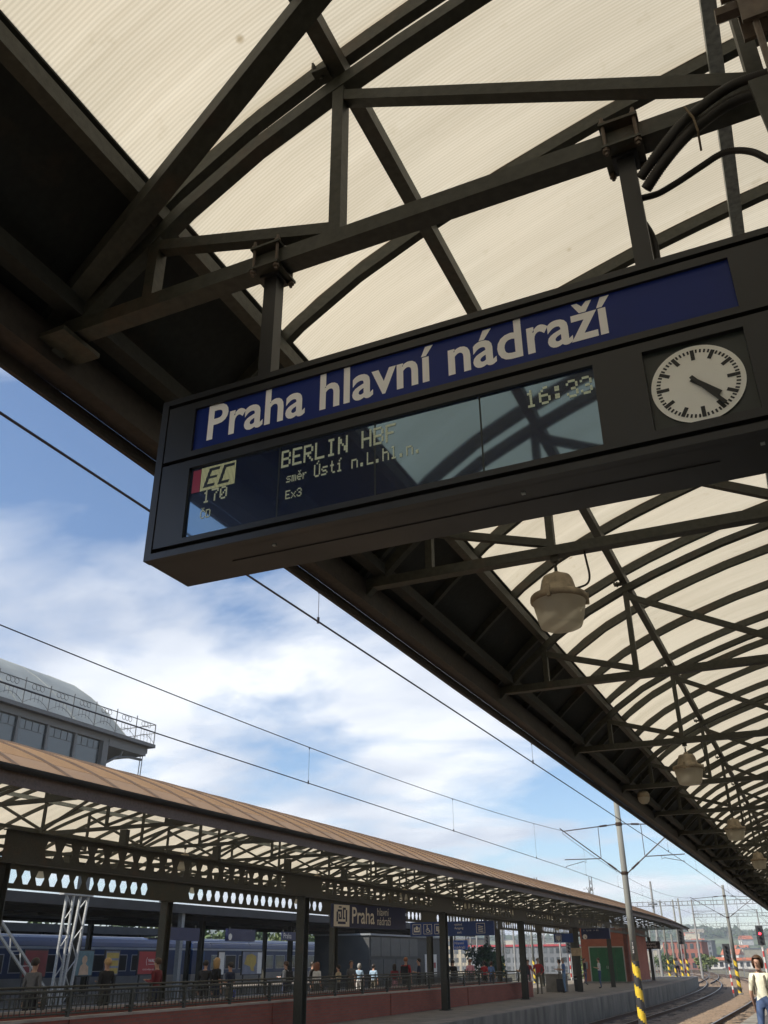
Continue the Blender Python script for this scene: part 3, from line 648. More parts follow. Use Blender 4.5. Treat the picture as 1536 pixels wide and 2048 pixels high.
for row, (x, y0, nm) in enumerate(((-14.68, 12.67, 'front'), (-19.45, 19.8, 'back'))):
    for k in range(12 if row == 0 else 11):
        y = y0+7.134*k
        if y > 98: continue
        o = dup(L0, (x+bend(y), y, 3.985), .5, '%s lamp from the left in the %s lamp row of the opposite canopy' % (ORD[k], nm)); o['group'] = 'lamps under the opposite canopy'
# small dome lamp under the solid eave
t = thing('dome_lamp', 'small round lamp under the dark solid eave of the near canopy', 'lamp', (-2.45, 16.2, 4.18))
MB().lathe([(.0,.1),(.07,.1),(.10,.06),(.105,.0)], 18).obj('base', LCAP, t, smooth=True); MB().lathe([(.103,0),(.09,-.06),(.05,-.1),(.0005,-.11)], 18).obj('bowl', LBOWL, t, smooth=True); MB().tube([(0,0,.1),(0,0,.5)],.012,6).obj('stem', STEEL, t)

# ================================================================ OVERHEAD LINE: masts, cantilevers, wires
def mast(label, x, y, ztop, r0, r1, group=None, stripes=True, zb=-1.0, nseg=16):
    t = thing('catenary_mast', label, 'mast', (x, y, zb), 0, group)
    H = ztop-zb; zs = 2.62 if stripes else 0
    def rr(z): return r0+(r1-r0)*z/H
    b = MB(); b.tube([(0,0,zs),(0,0,H*.55),(0,0,H)], [rr(zs),rr(H*.55),r1], nseg); b.obj('pole', MASTC, t, smooth=True)
    b = MB(); b.lathe([(r0*1.75,0),(r0*1.7,.12),(r0*1.08,.14)], nseg); b.obj('footing', CONC, t)
    if stripes:
        b = MB(); n = 24; nz = 40
        for i in range(nz+1):
            z = .13+(zs-.13)*i/nz
            for j in range(n): a = 2*math.pi*j/n; b.v.append(((rr(z)+.004)*math.cos(a),(rr(z)+.004)*math.sin(a),z))
        for i in range(nz):
            for j in range(n):
                z = .13+(zs-.13)*(i+.5)/nz; ph = (z/.74 + (j/n)*1.0*.9) % 1.0
                b.f.append((i*n+j,i*n+(j+1)%n,(i+1)*n+(j+1)%n,(i+1)*n+j)); b.m.append(0 if ph < .5 else 1)
        b.f.append(tuple(nz*n+j for j in range(n))); b.m.append(1)
        b.obj('hazard_wrap', [HBLK, YEL], t)
    return t
INS = mat('insulator_brown', (.055,.035,.030), .35, 0, .2, 20)
CANT = mat('cantilever_tube', (.11,.105,.11), .5, .4, .2, 9)
def cantilever(t, mx, my, mz, side, wx, zc, zm):
    """insulated cantilever from the mast at mx,my reaching to wire position wx; coordinates relative to mast base"""
    def P(x, z): return (x-mx, 0, z-mz)
    s = side; d = abs(wx-mx)
    a = P(mx+s*.13, zm+.05); e = P(mx+s*d, zm-.10)
    m1 = Vector(a).lerp(Vector(e), .16); m2 = Vector(a).lerp(Vector(e), .30)
    MB().tube([a,e], .022, 6).obj('top_tube', CANT, t)
    q = MB(); k = 9
    q.tube([m1.lerp(m2,i/(2*k)) for i in range(2*k+1)], [.05 if i % 2 else .03 for i in range(2*k+1)], 8); q.obj('insulator', INS, t)
    lo = P(mx+s*.12, zc-.30); hi = P(mx+s*(d+.12), zm+.02)
    MB().tube([lo,hi], .026, 6).obj('bracket_tube', CANT, t)
    m1 = Vector(lo).lerp(Vector(hi), .08); m2 = Vector(lo).lerp(Vector(hi), .21)
    q = MB(); q.tube([m1.lerp(m2,i/(2*k)) for i in range(2*k+1)], [.05 if i % 2 else .03 for i in range(2*k+1)], 8); q.obj('insulator', INS, t)
    j = Vector(lo).lerp(Vector(hi), .32)
    MB().tube([j, Vector(a).lerp(Vector(e), .33)], .016, 6).obj('drop_tube', CANT, t)
    rg = [j, (j[0]+s*(d-.85), 0, j[2]+.02)]
    MB().tube(rg, .02, 6).obj('registration_tube', CANT, t)
    ex = j[0]+s*(d-.85)*.42
    MB().tube([(ex,0,j[2]),(ex,0,j[2]-.13),(ex+s*.1,0,j[2]-.08),(wx-mx+s*0.0,0,zc+.05-mz),(wx-mx,0,zc+.005-mz)], .012, 6).obj('steady_arm', CANT, t)
    for zz_ in (zm+.05, zc-.30):
        MB().lathe([(.112,-.06),(.135,-.06),(.135,.06),(.112,.06)], 16, (0,0,zz_-mz)).obj('band', RUST, t)
ZC = 5.07
m1_ = mast('tall concrete mast with yellow and black stripes standing between the two tracks', -7.0, 38.7, 7.52, .150, .108)
cantilever(m1_, -7.0, 38.7, -1.0, -1, -9.36, ZC, 6.6); cantilever(m1_, -7.0, 38.7, -1.0, 1, -4.60, ZC, 6.6)
pl = MB(); pl.box(-.045,.045,-.155,-.138,2.86,3.32); pl.obj('number_plate', HBLK, m1_)
put_text('number', '1\n3\n2', SWHITE, m1_, (-.028,-.157,2.90), (R_(90),0,0), width=.05, height=.38)
m2_ = mast('second striped concrete mast farther along between the tracks', -7.5, 86.7, 7.3, .150, .108)
cantilever(m2_, -7.5, 86.7, -1.0, -1, -10.2, ZC, 6.4); cantilever(m2_, -7.5, 86.7, -1.0, 1, -5.05, ZC, 6.4)

def overhead(label, pts, msgr, drops, r=.0085, root=None):
    """pts: contact wire supports (x,y); msgr: (z_support, z_mid) per span; drops spacing"""
    t = thing('overhead_line', label, 'overhead wire', (pts[0][0], pts[0][1], ZC))
    o3 = Vector((pts[0][0], pts[0][1], ZC))
    cw = []; mw = []; dr = []
    for (p, q), (zs, zm_) in zip(zip(pts, pts[1:]), msgr):
        n = 24
        for i in range(n+1):
            u = i/n; x = p[0]+(q[0]-p[0])*u; y = p[1]+(q[1]-p[1])*u
            zmz = zm_+(zs-zm_)*(2*u-1)**2
            cw.append(Vector((x,y,ZC))-o3); mw.append(Vector((x,y,zmz))-o3)
        Ln = q[1]-p[1]; k = int(Ln/drops)
        for i in range(k):
            u = (i+.5)/k; y = p[1]+Ln*u; x = p[0]+(q[0]-p[0])*u; dr.append((x,y,zm_+(zs-zm_)*(2*u-1)**2))
    MB().tube(cw, r*1.15, 6).obj('contact_wire', WIRE, t); MB().tube(mw, r, 6).obj('messenger_wire', WIRE, t)
    for (x,y,z) in dr:
        b = MB(); b.tube([Vector((x,y,z))-o3, Vector((x,y,ZC))-o3], .0035, 5); b.tube([Vector((x,y,ZC-.02))-o3,Vector((x,y,ZC+.05))-o3], .016, 6); b.tube([Vector((x,y,z-.04))-o3,Vector((x,y,z+.01))-o3], .014, 6); b.obj('dropper', WIRE, t)
    return t
overhead('overhead wire of the near track, crossing the blue sky behind the sign', [(-4.44,-13.7),(-4.60,38.7),(-5.05,86.7),(-6.4,135),(-10.5,190)], [(6.5,5.42),(6.35,5.6),(6.35,5.6),(6.4,5.6)], 7.55, .0095)
overhead('pair of overhead wires above the far track, sweeping over the brown roof', [(-9.60,-13.7),(-9.37,38.7),(-10.2,86.7),(-14.4,135),(-22,190)], [(6.52,5.80),(6.4,5.65),(6.35,5.6),(6.4,5.6)], 7.55, .0095)

# yard beyond: portals and single masts
def lattice_beam(L_, h=.42, w=.34, step=.62):
    b = MB(); r = .028
    for (z, y) in ((0,-w/2),(0,w/2),(h,-w/2),(h,w/2)): b.beam((0,y,z),(L_,y,z),.05,.05)
    x = 0; k = 0
    while x < L_-.01:
        x1 = min(L_, x+step)
        for y in (-w/2,w/2):
            b.beam((x1,y,0),(x1,y,h),.032,.032)
        if k % 2: b.beam((x,-w/2,0),(x1,w/2,0),.03,.03)
        x = x1; k += 1
    return b
GREYM = mat('aged_steel_grey', (.19,.195,.20), .6, .2, .25, 2)
POL = mat('grey_pole', (.27,.265,.25), .7, 0, .2, 1)
for i, (y, x0, x1, zb_) in enumerate(((112,-20.5,14,7.0),(147,-17.4,18,7.0),(190,-36,24,7.0),(240,-60,20,7.2))):
    t = thing('catenary_portal', ['nearest lattice portal beam spanning the yard tracks','second lattice portal beam behind the nearest one','third lattice portal beam spanning the yard far back','farthest lattice portal beam across the yard'][i], 'portal', (x0, y, -1))
    lattice_beam(x1-x0).obj('lattice_beam', GREYM, t, (0,0,zb_+1))
    for x in ((3.0 if i == 0 else .0), x1-x0-.5): MB().tube([(x,0,0),(x,0,10.6-i*.2)],[.17,.11],12).obj('pole', POL, t)
    if i == 0: 
        MB().lathe([(.42,-.07),(.5,-.07),(.5,.07),(.42,.07)], 18, (3.0,0,zb_+1.2)).obj('collar', GREYM, t)
    for k in range(3):
        xx = 3+k*(x1-x0-6)/2.5; MB().tube([(xx,0,zb_+1),(xx,0,zb_-.2),(xx+1.4,0,zb_-.6)],.03,6).obj('drop_arm', GREYM, t)
rnd = random.Random(11)
def simple_mast(H, r): 
    b = MB(); b.tube([(0,0,0),(0,0,H)],[r,r*.62],10); return b
mm = simple_mast(9.6,.15).mesh('pole', [POL]); lm = None
lat = MB()
for sx in (-1,1):
    for sy in (-1,1): lat.beam((sx*.32,sy*.2,0),(sx*.14,sy*.1,11.5),.05,.05)
for k in range(16):
    z = k*.7; f = 1-.56*z/11.5
    for sy in (-1,1): lat.beam((-.32*f,sy*.2*f,z),(.32*f,sy*.2*f,z+.7),.028,.028); lat.beam((.32*f,sy*.2*f,z),(-.32*f,sy*.2*f,z+.7),.028,.028)
lat = lat.mesh('lattice_pole', [GREYM])
arm = MB(); arm.tube([(0,0,7.2),(3.0,0,7.5)],.03,6); arm.tube([(0,0,6.2),(2.9,0,7.4)],.03,6); arm.tube([(.8,0,6.6),(2.6,0,6.65)],.022,6); arm = arm.mesh('bracket', [GREYM])
cnt = 0
spots = []
for row, (y0, n) in enumerate(((160,6),(185,7),(215,8),(250,9),(300,10),(360,12))):
    for k in range(n):
        frac = (k+rnd.uniform(.1,.9))/n
        ang = -31+frac*36         # spread of bearings seen between the canopies
        yy = y0+rnd.uniform(-9,9); spots.append((yy*math.tan(R_(ang)), yy, row))
for i, (x, y, row) in enumerate(sorted(spots, key=lambda s: s[1])):
    wd = ['nearest','second','third','fourth','fifth','sixth','seventh','eighth','ninth','tenth','eleventh','twelfth']
    t = thing('yard_mast', 'thin grey pole among the crowd of masts in the far yard', 'mast', (x, y, -1.05), 0, 'masts crowding the far yard')
    if rnd.random() < .35: link('lattice_pole', lat, t)
    else: link('pole', mm, t)
    link('bracket', arm, t, (0,0,0), rnd.choice([0, math.pi]))
for i in range(14):
    y = 96+rnd.uniform(0,46); x = -y*(.215+.235*(i+rnd.random())/14)
    t = thing('yard_mast', 'thin grey pole among the crowd of masts in the far yard', 'mast', (x, y, -1.05), 0, 'masts crowding the far yard')
    link('pole' if i % 3 else 'lattice_pole', mm if i % 3 else lat, t); link('bracket', arm, t, (0,0,0), rnd.choice([0, math.pi]))
fc = thing('mesh_fence', 'grey wire mesh fence across the yard in front of the far blocks', 'fence', (-60,150,-1.05))
for k in range(27): MB().box(-.04,.04,-.04,.04,0,1.9).obj('post', GREYM, fc, (k*2.4,0,0))
fb = MB()
for k in range(180): fb.box(k*.35-.012,k*.35+.012,-.012,.012,.1,1.85)
for z in (.1,.7,1.3,1.85): fb.box(0,62.4,-.014,.014,z-.014,z+.014)
tag(fb.obj('mesh', GREYM, fc), kind='stuff')
for i in range(9):       # wires across the yard
    b = MB(); x0 = -52+i*6.5; b.tube([(0,0,0),(-4+i*.4,70,-.5),(-9+i,140,0)], .014, 5); t = b.obj('yard_wire', WIRE, None, (x0, 112, 5.6+.15*(i % 3))); tag(t, '%s overhead wire from the left over the far yard' % ORD[i], 'overhead wire', 'wires over the far yard')

# ---- signals
SRED = mat('signal_red_paint', (.55,.05,.045), .5, 0, .15, 4); SWH = mat('signal_white_paint', (.72,.70,.66), .5, 0, .15, 4)
LENS = mat('dark_lens', (.02,.02,.02), .2, 0, 0)
def signal(label, x, y, zh, lit):
    t = thing('railway_signal', label, 'signal', (x, y, -1))
    n = 9; H = zh-.0
    for k in range(n):
        MB().tube([(0,0,H*k/n+.0),(0,0,H*(k+1)/n)], .06, 8).obj('post_band', SRED if k % 2 else SWH, t)
    hb = MB(); hb.box(-.26,.26,-.12,.12,H,H+1.35); h_ = hb.obj('signal_head', HBLK, t)
    for k in range(4):
        on = lit and k == 2
        MB().tube([(0,-.122,H+.2+.3*k),(0,-.14,H+.2+.3*k)], .09, 12).obj('lamp', mat_emit('signal_red', (1.0,.03,.05), 6.0) if on else LENS, h_)
        hd_ = MB(); pr = [(.11*math.cos(a),.11*math.sin(a)) for a in [math.pi*j/6 for j in range(7)]]
        hd_.add([(u,-.122,H+.2+.3*k+w) for u, w in pr]+[(u*.95,-.30,H+.2+.3*k+w*.95) for u, w in pr], [(j,j+1,8+j,7+j) for j in range(6)]); hd_.obj('hood', HBLK, h_)
    return t
signal('railway signal glowing red above the dark haired woman', -4.75, 79.5, 3.55, True)
signal('unlit railway signal left of the second striped mast', -7.55, 81.5, 2.35, False)
signal('unlit railway signal with red and white post beyond the platform end', -13.9, 104, 4.0, False)
signal('unlit railway signal with red and white post behind the bush', -33.5, 100, 4.0, False)
signal('tall unlit signal with red and white post seen between the middle columns', -24.2, 98, 3.2, False)
signal('unlit signal seen just right of another between the middle columns', -22.6, 103, 3.0, False)
for i, (x, y) in enumerate([(-17.9,131),(-19.6,131.5),(-16.8,128),(-37.5,118),(-33.4,117),(-15.2,106.5)]):
    mast('%s striped post from the %s beyond the opposite platform' % (ORD[i % 3], 'right' if i < 3 else 'left'), x, y, 8.6 if i != 5 else 4.0, .15, .1)

# ================================================================ OPPOSITE PLATFORM: stair walls, railings, brick building, signs
COPE = mat('coping_stone', (.36,.30,.25), .8, 0, .2, 2)
def stair_wall(label, x, y0, y1):
    t = thing('brick_wall', label, 'wall', (x, (y0+y1)/2, 0)); h = (y1-y0)/2
    MB().box(-.11,.11,-h,h,0,.665).obj('wall', BRICKW, t)
    n = int((y1-y0)/1.9); s = (y1-y0)/n
    cm = MB().box(-.135,.135,-s/2+.004,s/2-.004,.665,.71).mesh('coping', [COPE])
    for i in range(n): link('coping', cm, t, (0,-h+s*(i+.5),0))
    # brick piers
    pm = MB().box(-.145,.145,-.2,.2,0,.66).mesh('pier', [BRICKW])
    for i in range(0, n, 4): link('pier', pm, t, (0,-h+s*i+.21,0))
    return t
def railing(label, x, y0, y1, zb=.71):
    t = thing('railing', label, 'railing', (x, (y0+y1)/2, zb)); h = (y1-y0)/2
    for z, r in ((.46,.026),(.36,.016),(.06,.016)): MB().tube([(0,-h,z),(0,h,z)], r, 8).obj('rail', STEEL, t)
    n = int((y1-y0)/1.9); s = (y1-y0)/n
    pm = MB().box(-.03,.03,-.035,.035,0,.47); pm.box(-.045,.045,-.12,.12,.10,.14); pm = pm.mesh('post', [STEEL])
    for i in range(n+1): link('post', pm, t, (0,-h+s*i,0))
    b = MB(); y = -h+.14
    while y < h: b.box(-.008,.008,y-.008,y+.008,.06,.36); y += .14
    tag(b.obj('balusters', STEEL, t), kind='stuff')
    return t
stair_wall('long red brick parapet of the stairwell facing the tracks', -14.4, 8.0, 49.6)
stair_wall('rear red brick parapet of the stairwell, behind the front railing', -16.95, 8.0, 49.6)
railing('dark railing on the front brick parapet of the stairwell', -14.4, 8.1, 49.5)
railing('dark railing on the rear brick parapet of the stairwell', -16.95, 8.1, 49.5)
tag(MB().box(-16.8,-14.55,49.35,49.55,0,.66).obj('brick_wall', BRICKW), 'short brick end wall closing the stairwell', 'wall')

# brick building with green doors
bld = thing('brick_building', 'orange red brick platform building with big green doors under the canopy', 'building', (-16.4, 78, 0))
MB().box(-1.85,1.75,0,9.2,0,3.9).obj('wall', BRICKB, bld)
MB().box(-1.9,1.8,-.06,9.25,0,.12).obj('plinth', CONC, bld)
PILA = mat('dark_red_pilaster', (.15,.055,.04), .85, 0, .25, 3)  # pilaster in a darker red-brown than the brick wall
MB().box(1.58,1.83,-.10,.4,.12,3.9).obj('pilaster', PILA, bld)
MB().box(1.755,1.80,1.6,7.6,.5,3.0).obj('recess_panel', BRICKB, bld)
GREEN = mat('green_door_paint', (.020,.115,.045), .5, 0, .2, 2); TRIM = mat('door_frame_grey', (.42,.42,.38), .6, 0, .15, 3)
fr = MB(); fr.box(-1.28,-1.2,-.05,.0,.0,2.58); fr.box(1.42,1.5,-.05,0,.0,2.58); fr.box(-1.2,1.42,-.05,0,2.5,2.58); fr.obj('door_frame', TRIM, bld)
for i in range(4):
    x0 = -1.2+i*.655; d_ = MB(); d_.box(x0+.006,x0+.649,-.035,-.004,.02,2.495); d_ = d_.obj('door', GREEN, bld)
    pm = MB(); pm.box(x0+.07,x0+.585,-.043,-.035,.2,1.15); pm.box(x0+.07,x0+.585,-.043,-.035,1.3,2.35); pm.obj('panel', GREEN, d_)
    if i in (1,2): MB().tube([(x0+(.6 if i == 1 else .05),-.08,1.0),(x0+(.6 if i == 1 else .05),-.08,1.2)],.015,6).obj('handle', SWH, d_)
MB().box(-1.75,-1.45,-.16,0,1.0,1.5).obj('meter_box', GREYP, bld)

# hanging information boards
def board(name, label, c, w, h, d, rz, m, cat='sign'):
    t = thing(name, label, cat, c, rz)
    MB().box(-w/2,w/2,-d/2,d/2,-h/2,h/2).obj('panel', m, t)
    for s in (-1, 1): MB().box(s*w*.4-.02,s*w*.4+.02,-.02,.02,h/2,h/2+max(.1,(3.40-c[2]-h/2))).obj('hanger', STEEL, t)
    return t
NAVY = mat('board_navy', (.018,.024,.075), .4, 0, .15, 3); DBLUE = mat('board_blue', (.015,.045,.19), .4, 0, .12, 3)
t = board('station_name_sign', 'dark blue station name board with white logo square and Praha lettering', (-15.75,33.2,3.16), 4.45, .78, .12, R_(90-13), NAVY)
MB().box(-2.20,-1.32,-.072,-.062,-.36,.36).obj('logo_square', SWHITE, t)
lg = MB()
for (x0,x1,z0,z1) in ((-2.06,-1.98,-.20,.13),(-1.54,-1.46,-.20,.20),(-1.98,-1.54,-.28,-.20),(-2.0,-1.80,.13,.20),(-1.70,-1.54,.20,.27),(-1.94,-1.78,.26,.31),(-1.82,-1.76,-.12,.20),(-1.92,-1.82,-.12,-.06),(-1.94,-1.88,-.06,.06),(-1.70,-1.64,-.12,.20),(-1.64,-1.58,-.12,-.06)): lg.box(x0,x1,-.077,-.072,z0,z1)
lg.obj('logo', NAVY, t)
put_text('lettering', 'Praha', SWHITE, t, (-1.16,-.066,-.25), (R_(90),0,0), width=1.35, height=.56, bold=.012)
put_text('lettering', 'hlavní', SWHITE, t, (.36,-.066,.06), (R_(90),0,0), width=.72, height=.27)
put_text('lettering', 'nádraží', SWHITE, t, (.36,-.066,-.27), (R_(90),0,0), width=.86, height=.29)
t = board('direction_sign', 'blue exit sign with house, wheelchair and timetable pictograms', (-15.75,42.0,2.97), 4.1, .60, .14, 0, DBLUE)
def pict(t, x, draw, s=.21):
    f = MB()
    for (a,b_,c,d_) in ((-s,s,s-.018,s),(-s,s,-s,-s+.018),(-s,-s+.018,-s,s),(s-.018,s,-s,s)): f.box(x+a,x+b_,-.076,-.071,c,d_)
    f.obj('pictogram_frame', SWHITE, t)
    g = MB(); draw(g, x); g.obj('pictogram', SWHITE, t)
def P_house(g, x):
    g.box(x-.14,x-.10,-.076,-.071,-.12,.08); g.box(x+.10,x+.14,-.076,-.071,-.12,.08); g.box(x-.10,x+.10,-.076,-.071,-.12,-.06)
    g.poly([(x-.10,.04),(x,.15),(x+.10,.04),(x+.05,.04),(x+.05,-.03),(x-.05,-.03),(x-.05,.04)], -.076, -.071)
def P_wheel(g, x):
    n = 20; r0, r1 = .075, .095
    for i in range(15):
        a, b_ = math.pi*.55+2*math.pi*i/n, math.pi*.55+2*math.pi*(i+1)/n
        g.add([(x+r0*math.cos(a),-.076,-.06+r0*math.sin(a)),(x+r1*math.cos(a),-.076,-.06+r1*math.sin(a)),(x+r1*math.cos(b_),-.076,-.06+r1*math.sin(b_)),(x+r0*math.cos(b_),-.076,-.06+r0*math.sin(b_))], [(0,1,2,3)])
    g.box(x-.04,x-.01,-.076,-.071,-.04,.10); g.box(x-.04,x+.08,-.076,-.071,-.05,-.02); g.beam((x+.08,-.0735,-.03),(x+.12,-.0735,-.14),.03,.005,0,(0,1,0)); g.box(x-.01,x+.06,-.076,-.071,.02,.045)
    g.poly([(x-.025+.03*math.cos(2*math.pi*i/12), .135+.03*math.sin(2*math.pi*i/12)) for i in range(12)], -.076, -.071)
def P_bag(g, x):
    for k in range(4): g.box(x-.12+k*.065,x-.08+k*.065,-.076,-.071,-.05,.12)
    g.box(x-.12,x+.12,-.076,-.071,-.09,-.055); g.box(x-.03,x+.03,-.076,-.071,-.15,-.10)
def P_plan(g, x):
    for k in range(4): g.beam((x-.12,-.0735,.10-k*.07),(x+.12,-.0735,.06-k*.07),.028,.005,0,(0,1,0))
for x, fn in ((-1.72,P_house),(-1.17,P_wheel),(-.62,P_bag),(1.42,P_plan)): pict(t, x, fn)
for k, s_ in enumerate(('východ','Ausgang','exit')): put_text('lettering', s_, SWHITE, t, (.15 if k < 2 else .28,-.0715,.10-.15*k), (R_(90),0,0), height=.12 if k != 2 else .095)
t = board('direction_sign', 'small blue board with a pictogram hanging before the brick building', (-15.07,60.0,2.87), 1.25, .5, .1, 0, DBLUE); pict(t, -.32, P_bag, .18)
t = board('departure_sign', 'dark hanging departure board with small round clock by the brick building', (-13.1,60.2,3.09), 1.75, .60, .2, 0, NAVY, 'station sign')
ck = MB(); ck.poly([(-.66+.14*math.cos(2*math.pi*i/24), -.17+.14*math.sin(2*math.pi*i/24)) for i in range(24)], -.112, -.102); ck.obj('clock_face', SWHITE, t)
ck = MB(); ck.beam((-.66,-.114,-.17),(-.60,-.114,-.22),.02,.004,0,(0,1,0)); ck.beam((-.66,-.115,-.17),(-.59,-.115,-.26),.014,.004,0,(0,1,0)); ck.obj('hands', CBK, t)
put_text('lettering', '1  U K  > M', SWHITE, t, (-.7,-.105,.14), (R_(90),0,0), width=.9, height=.08)
t = board('station_name_sign', 'dark small station name board at the far end of the opposite canopy', (-14.35,88,2.75), 1.5, .62, .1, 0, mat('board_brown', (.05,.04,.035), .5, 0, .1))
put_text('lettering', 'hlavní', SWHITE, t, (-.5,-.055,.04), (R_(90),0,0), width=.9, height=.18); put_text('lettering', 'nádraží', SWHITE, t, (-.5,-.055,-.2), (R_(90),0,0), width=1.0, height=.18)
# free-standing things on the opposite platform
t = thing('notice_board', 'tan wooden board on a dark post in front of the brick building', 'notice board', (-13.7,57.25,0)); MB().box(-.3,.3,-.03,.03,1.86,2.28).obj('board', mat('tan_board', (.42,.31,.19), .8, 0, .2, 5), t); MB().box(-.05,.05,.03,.10,0,2.2).obj('post', STEEL, t)
t = thing('concrete_box', 'waist high pale concrete box beside the end of the stairwell', 'box', (-15.5,57,0)); MB().box(-.0,1.05,-.5,.5,0,.86).obj('body', CONC, t); MB().box(-.04,1.09,-.54,.54,.86,.93).obj('lid', CONC, t)
t = thing('litter_bin', 'dark litter bin beside the concrete box', 'bin', (-14.1,58.6,0)); MB().lathe([(.22,0),(.26,.75),(.27,.80),(.2,.82),(.0005,.82)], 16).obj('body', HBLK, t); MB().lathe([(.275,.62),(.282,.62),(.282,.68),(.275,.68)], 16).obj('rim', GALV, t)
t = thing('suitcase', 'black upright suitcase standing by the man in jeans', 'suitcase', (-14.55,56.3,0)); MB().box(-.22,.22,-.12,.12,.05,.68).obj('body', HBLK, t)
hb = MB(); hb.tube([(-.12,.1,.68),(-.12,.1,.98),(.12,.1,.98),(.12,.1,.68)],.012,6); hb.obj('handle', HBLK, t)
for s in (-1,1): MB().tube([(s*.17-.02,.08,.04),(s*.17+.02,.08,.04)],.04,8).obj('wheel', HBLK, t)
# pole mounted things under the opposite canopy: small blue 'Hlavni nadrazi' boards
t = board('station_name_sign', 'small bright blue board hanging below the exit sign', (-17.0,46.5,2.36), .75, .42, .06, 0, mat('bright_blue', (.015,.075,.42), .4, 0, .1)); put_text('lettering', 'hlavní', SWHITE, t, (-.3,-.033,.03), (R_(90),0,0), width=.5, height=.12); put_text('lettering', 'nádraží', SWHITE, t, (-.3,-.033,-.16), (R_(90),0,0), width=.56, height=.12)

# ================================================================ THIRD PLATFORM: low canopy, boards, kiosk
t3 = thing('platform_canopy', 'low dark flat canopy over the third platform behind the opposite one', 'canopy', (-37.75, 50, 0))
DKROOF = mat('dark_roof_soffit', (.030,.030,.030), .8, 0, .3, 1)
MB().box(-6.2,6.2,-48,46,4.22,4.40).obj('roof', DKROOF, t3)
for s in (-1,1): MB().box(min(s*6.2,s*6.28),max(s*6.2,s*6.28),-48,46,4.02,4.45).obj('fascia', mat('dark_fascia', (.045,.045,.045), .7, 0, .3, 1), t3)
jm = MB().box(-6.15,6.15,-.04,.04,4.05,4.22).mesh('joist', [mat('grey_joist', (.12,.12,.115), .7, 0, .3, 2)])
for k in range(52): link('joist', jm, t3, (0,-47+k*1.8,0))
cm3 = column_mesh(4.05).mesh('column', [STEEL])
for x in (-4.2, 4.2):
    for k in range(9): link('column', cm3, t3, (x,-44+k*10.4,0))
    MB().box(x-.12,x+.12,-48,46,3.80,4.05).obj('girder', DSTEEL, t3)
MB().box(-.13,.13,-.13,.13,0,4.1).obj('post', GREYP, t3, (5.9,-6.8,0))
t4 = thing('platform_canopy', 'dark low canopy far behind the blue train', 'canopy', (-64, 30, 0))
MB().box(-11,11,-50,44,3.95,4.15).obj('roof', DKROOF, t4)
for s in (-1,1): MB().box(min(s*11,s*11.08),max(s*11,s*11.08),-50,44,3.7,4.25).obj('fascia', MT['dark_fascia'], t4)
for k in range(50): link('joist', jm, t4, (4.5,-49+k*1.9,-.27))
for k in range(8): link('column', cm3, t4, (9,-45+k*12,-.2))
MB().box(-10.9,-10.7,-50,44,0,3.7).obj('back_wall', mat('back_wall_dark', (.06,.06,.055), .8, 0, .3, .4), t4)
def poster(label, x, y, w, h, z0, m, art=None):
    t = thing('poster_board', label, 'poster board', (x, y, 0), R_(90))
    MB().box(-w/2-.05,w/2+.05,-.04,.04,z0-.05,z0+h+.05).obj('frame', HBLK, t)
    MB().box(-w/2,w/2,-.048,-.041,z0,z0+h).obj('sheet', m, t)
    for s in (-1,1): MB().box(s*w*.42-.03,s*w*.42+.03,-.03,.03,0,z0-.05).obj('leg', HBLK, t)
    if art: art(t, w, h, z0)
    return t
PRED = mat('poster_red', (.32,.02,.025), .5, 0, .1, 2); PYEL = mat('poster_yellow', (.40,.29,.06), .5, 0, .2, 3); PWHT = mat('poster_white', (.68,.68,.65), .5, 0, .05, 3); PTEAL = mat('poster_teal', (.10,.18,.20), .5, 0, .3, 2)
PSKIN = mat('poster_tan', (.50,.34,.22), .5, 0, .2, 4); PGREY = mat('poster_slate', (.18,.20,.26), .5, 0, .3, 3)
def art_red(t, w, h, z0):
    put_text('lettering', 'WALD', SWH, t, (-w*.16,-.050,z0+h*.52), (R_(90),0,0), width=w*.32, height=h*.15, bold=.02)
    a = MB()
    for s in (-1,1):
        for i in range(6):
            z = z0+h*(.38+.06*i); a.box(s*w*(.23-.01*abs(i-2.5))-.012,s*w*(.23-.01*abs(i-2.5))+.012,-.052,-.049,z,z+h*.055)
    a.box(-w*.15,w*.15,-.052,-.049,z0+h*.42,z0+h*.44); a.obj('logo', SWH, t)
    put_text('lettering', 'OTEVŘENO MÁME', SWH, t, (-w*.34,-.050,z0+h*.16), (R_(90),0,0), width=w*.68, height=h*.08)
def art_fig(t, w, h, z0):
    a = MB(); a.poly([(-.25*w,z0+.02),(.3*w,z0+.02),(.26*w,z0+h*.36),(.12*w,z0+h*.44),(.10*w,z0+h*.5),(.16*w,z0+h*.6),(.13*w,z0+h*.76),(0,z0+h*.82),(-.12*w,z0+h*.74),(-.14*w,z0+h*.6),(-.08*w,z0+h*.48),(-.2*w,z0+h*.38)], -.051, -.0485); a.obj('printed_shape', PSKIN, t)
def art_yel(t, w, h, z0):
    for k in range(3):
        a = MB(); a.box(-w*.46,w*.46,-.051,-.0485,z0+h*(.04+.33*k),z0+h*(.28+.33*k)); a.obj('printed_block', PYEL, t)
def art_map(t, w, h, z0):
    a = MB(); a.poly([(-w*.42,z0+h*.45),(-w*.3,z0+h*.85),(-w*.05,z0+h*.92),(w*.18,z0+h*.8),(w*.2,z0+h*.5),(w*.08,z0+h*.3),(w*.12,z0+h*.12),(-w*.05,z0+h*.15),(-w*.12,z0+h*.35)], -.051, -.0485); a.obj('printed_map', PYEL, t)
    a = MB(); a.box(w*.26,w*.48,-.051,-.0485,z0+h*.02,z0+h*.98); a.obj('printed_column', PWHT, t)
poster('red poster board with white bracketed lettering behind the railing', -31, 39.9, 2.1, .98, 1.16, PRED, art_red)
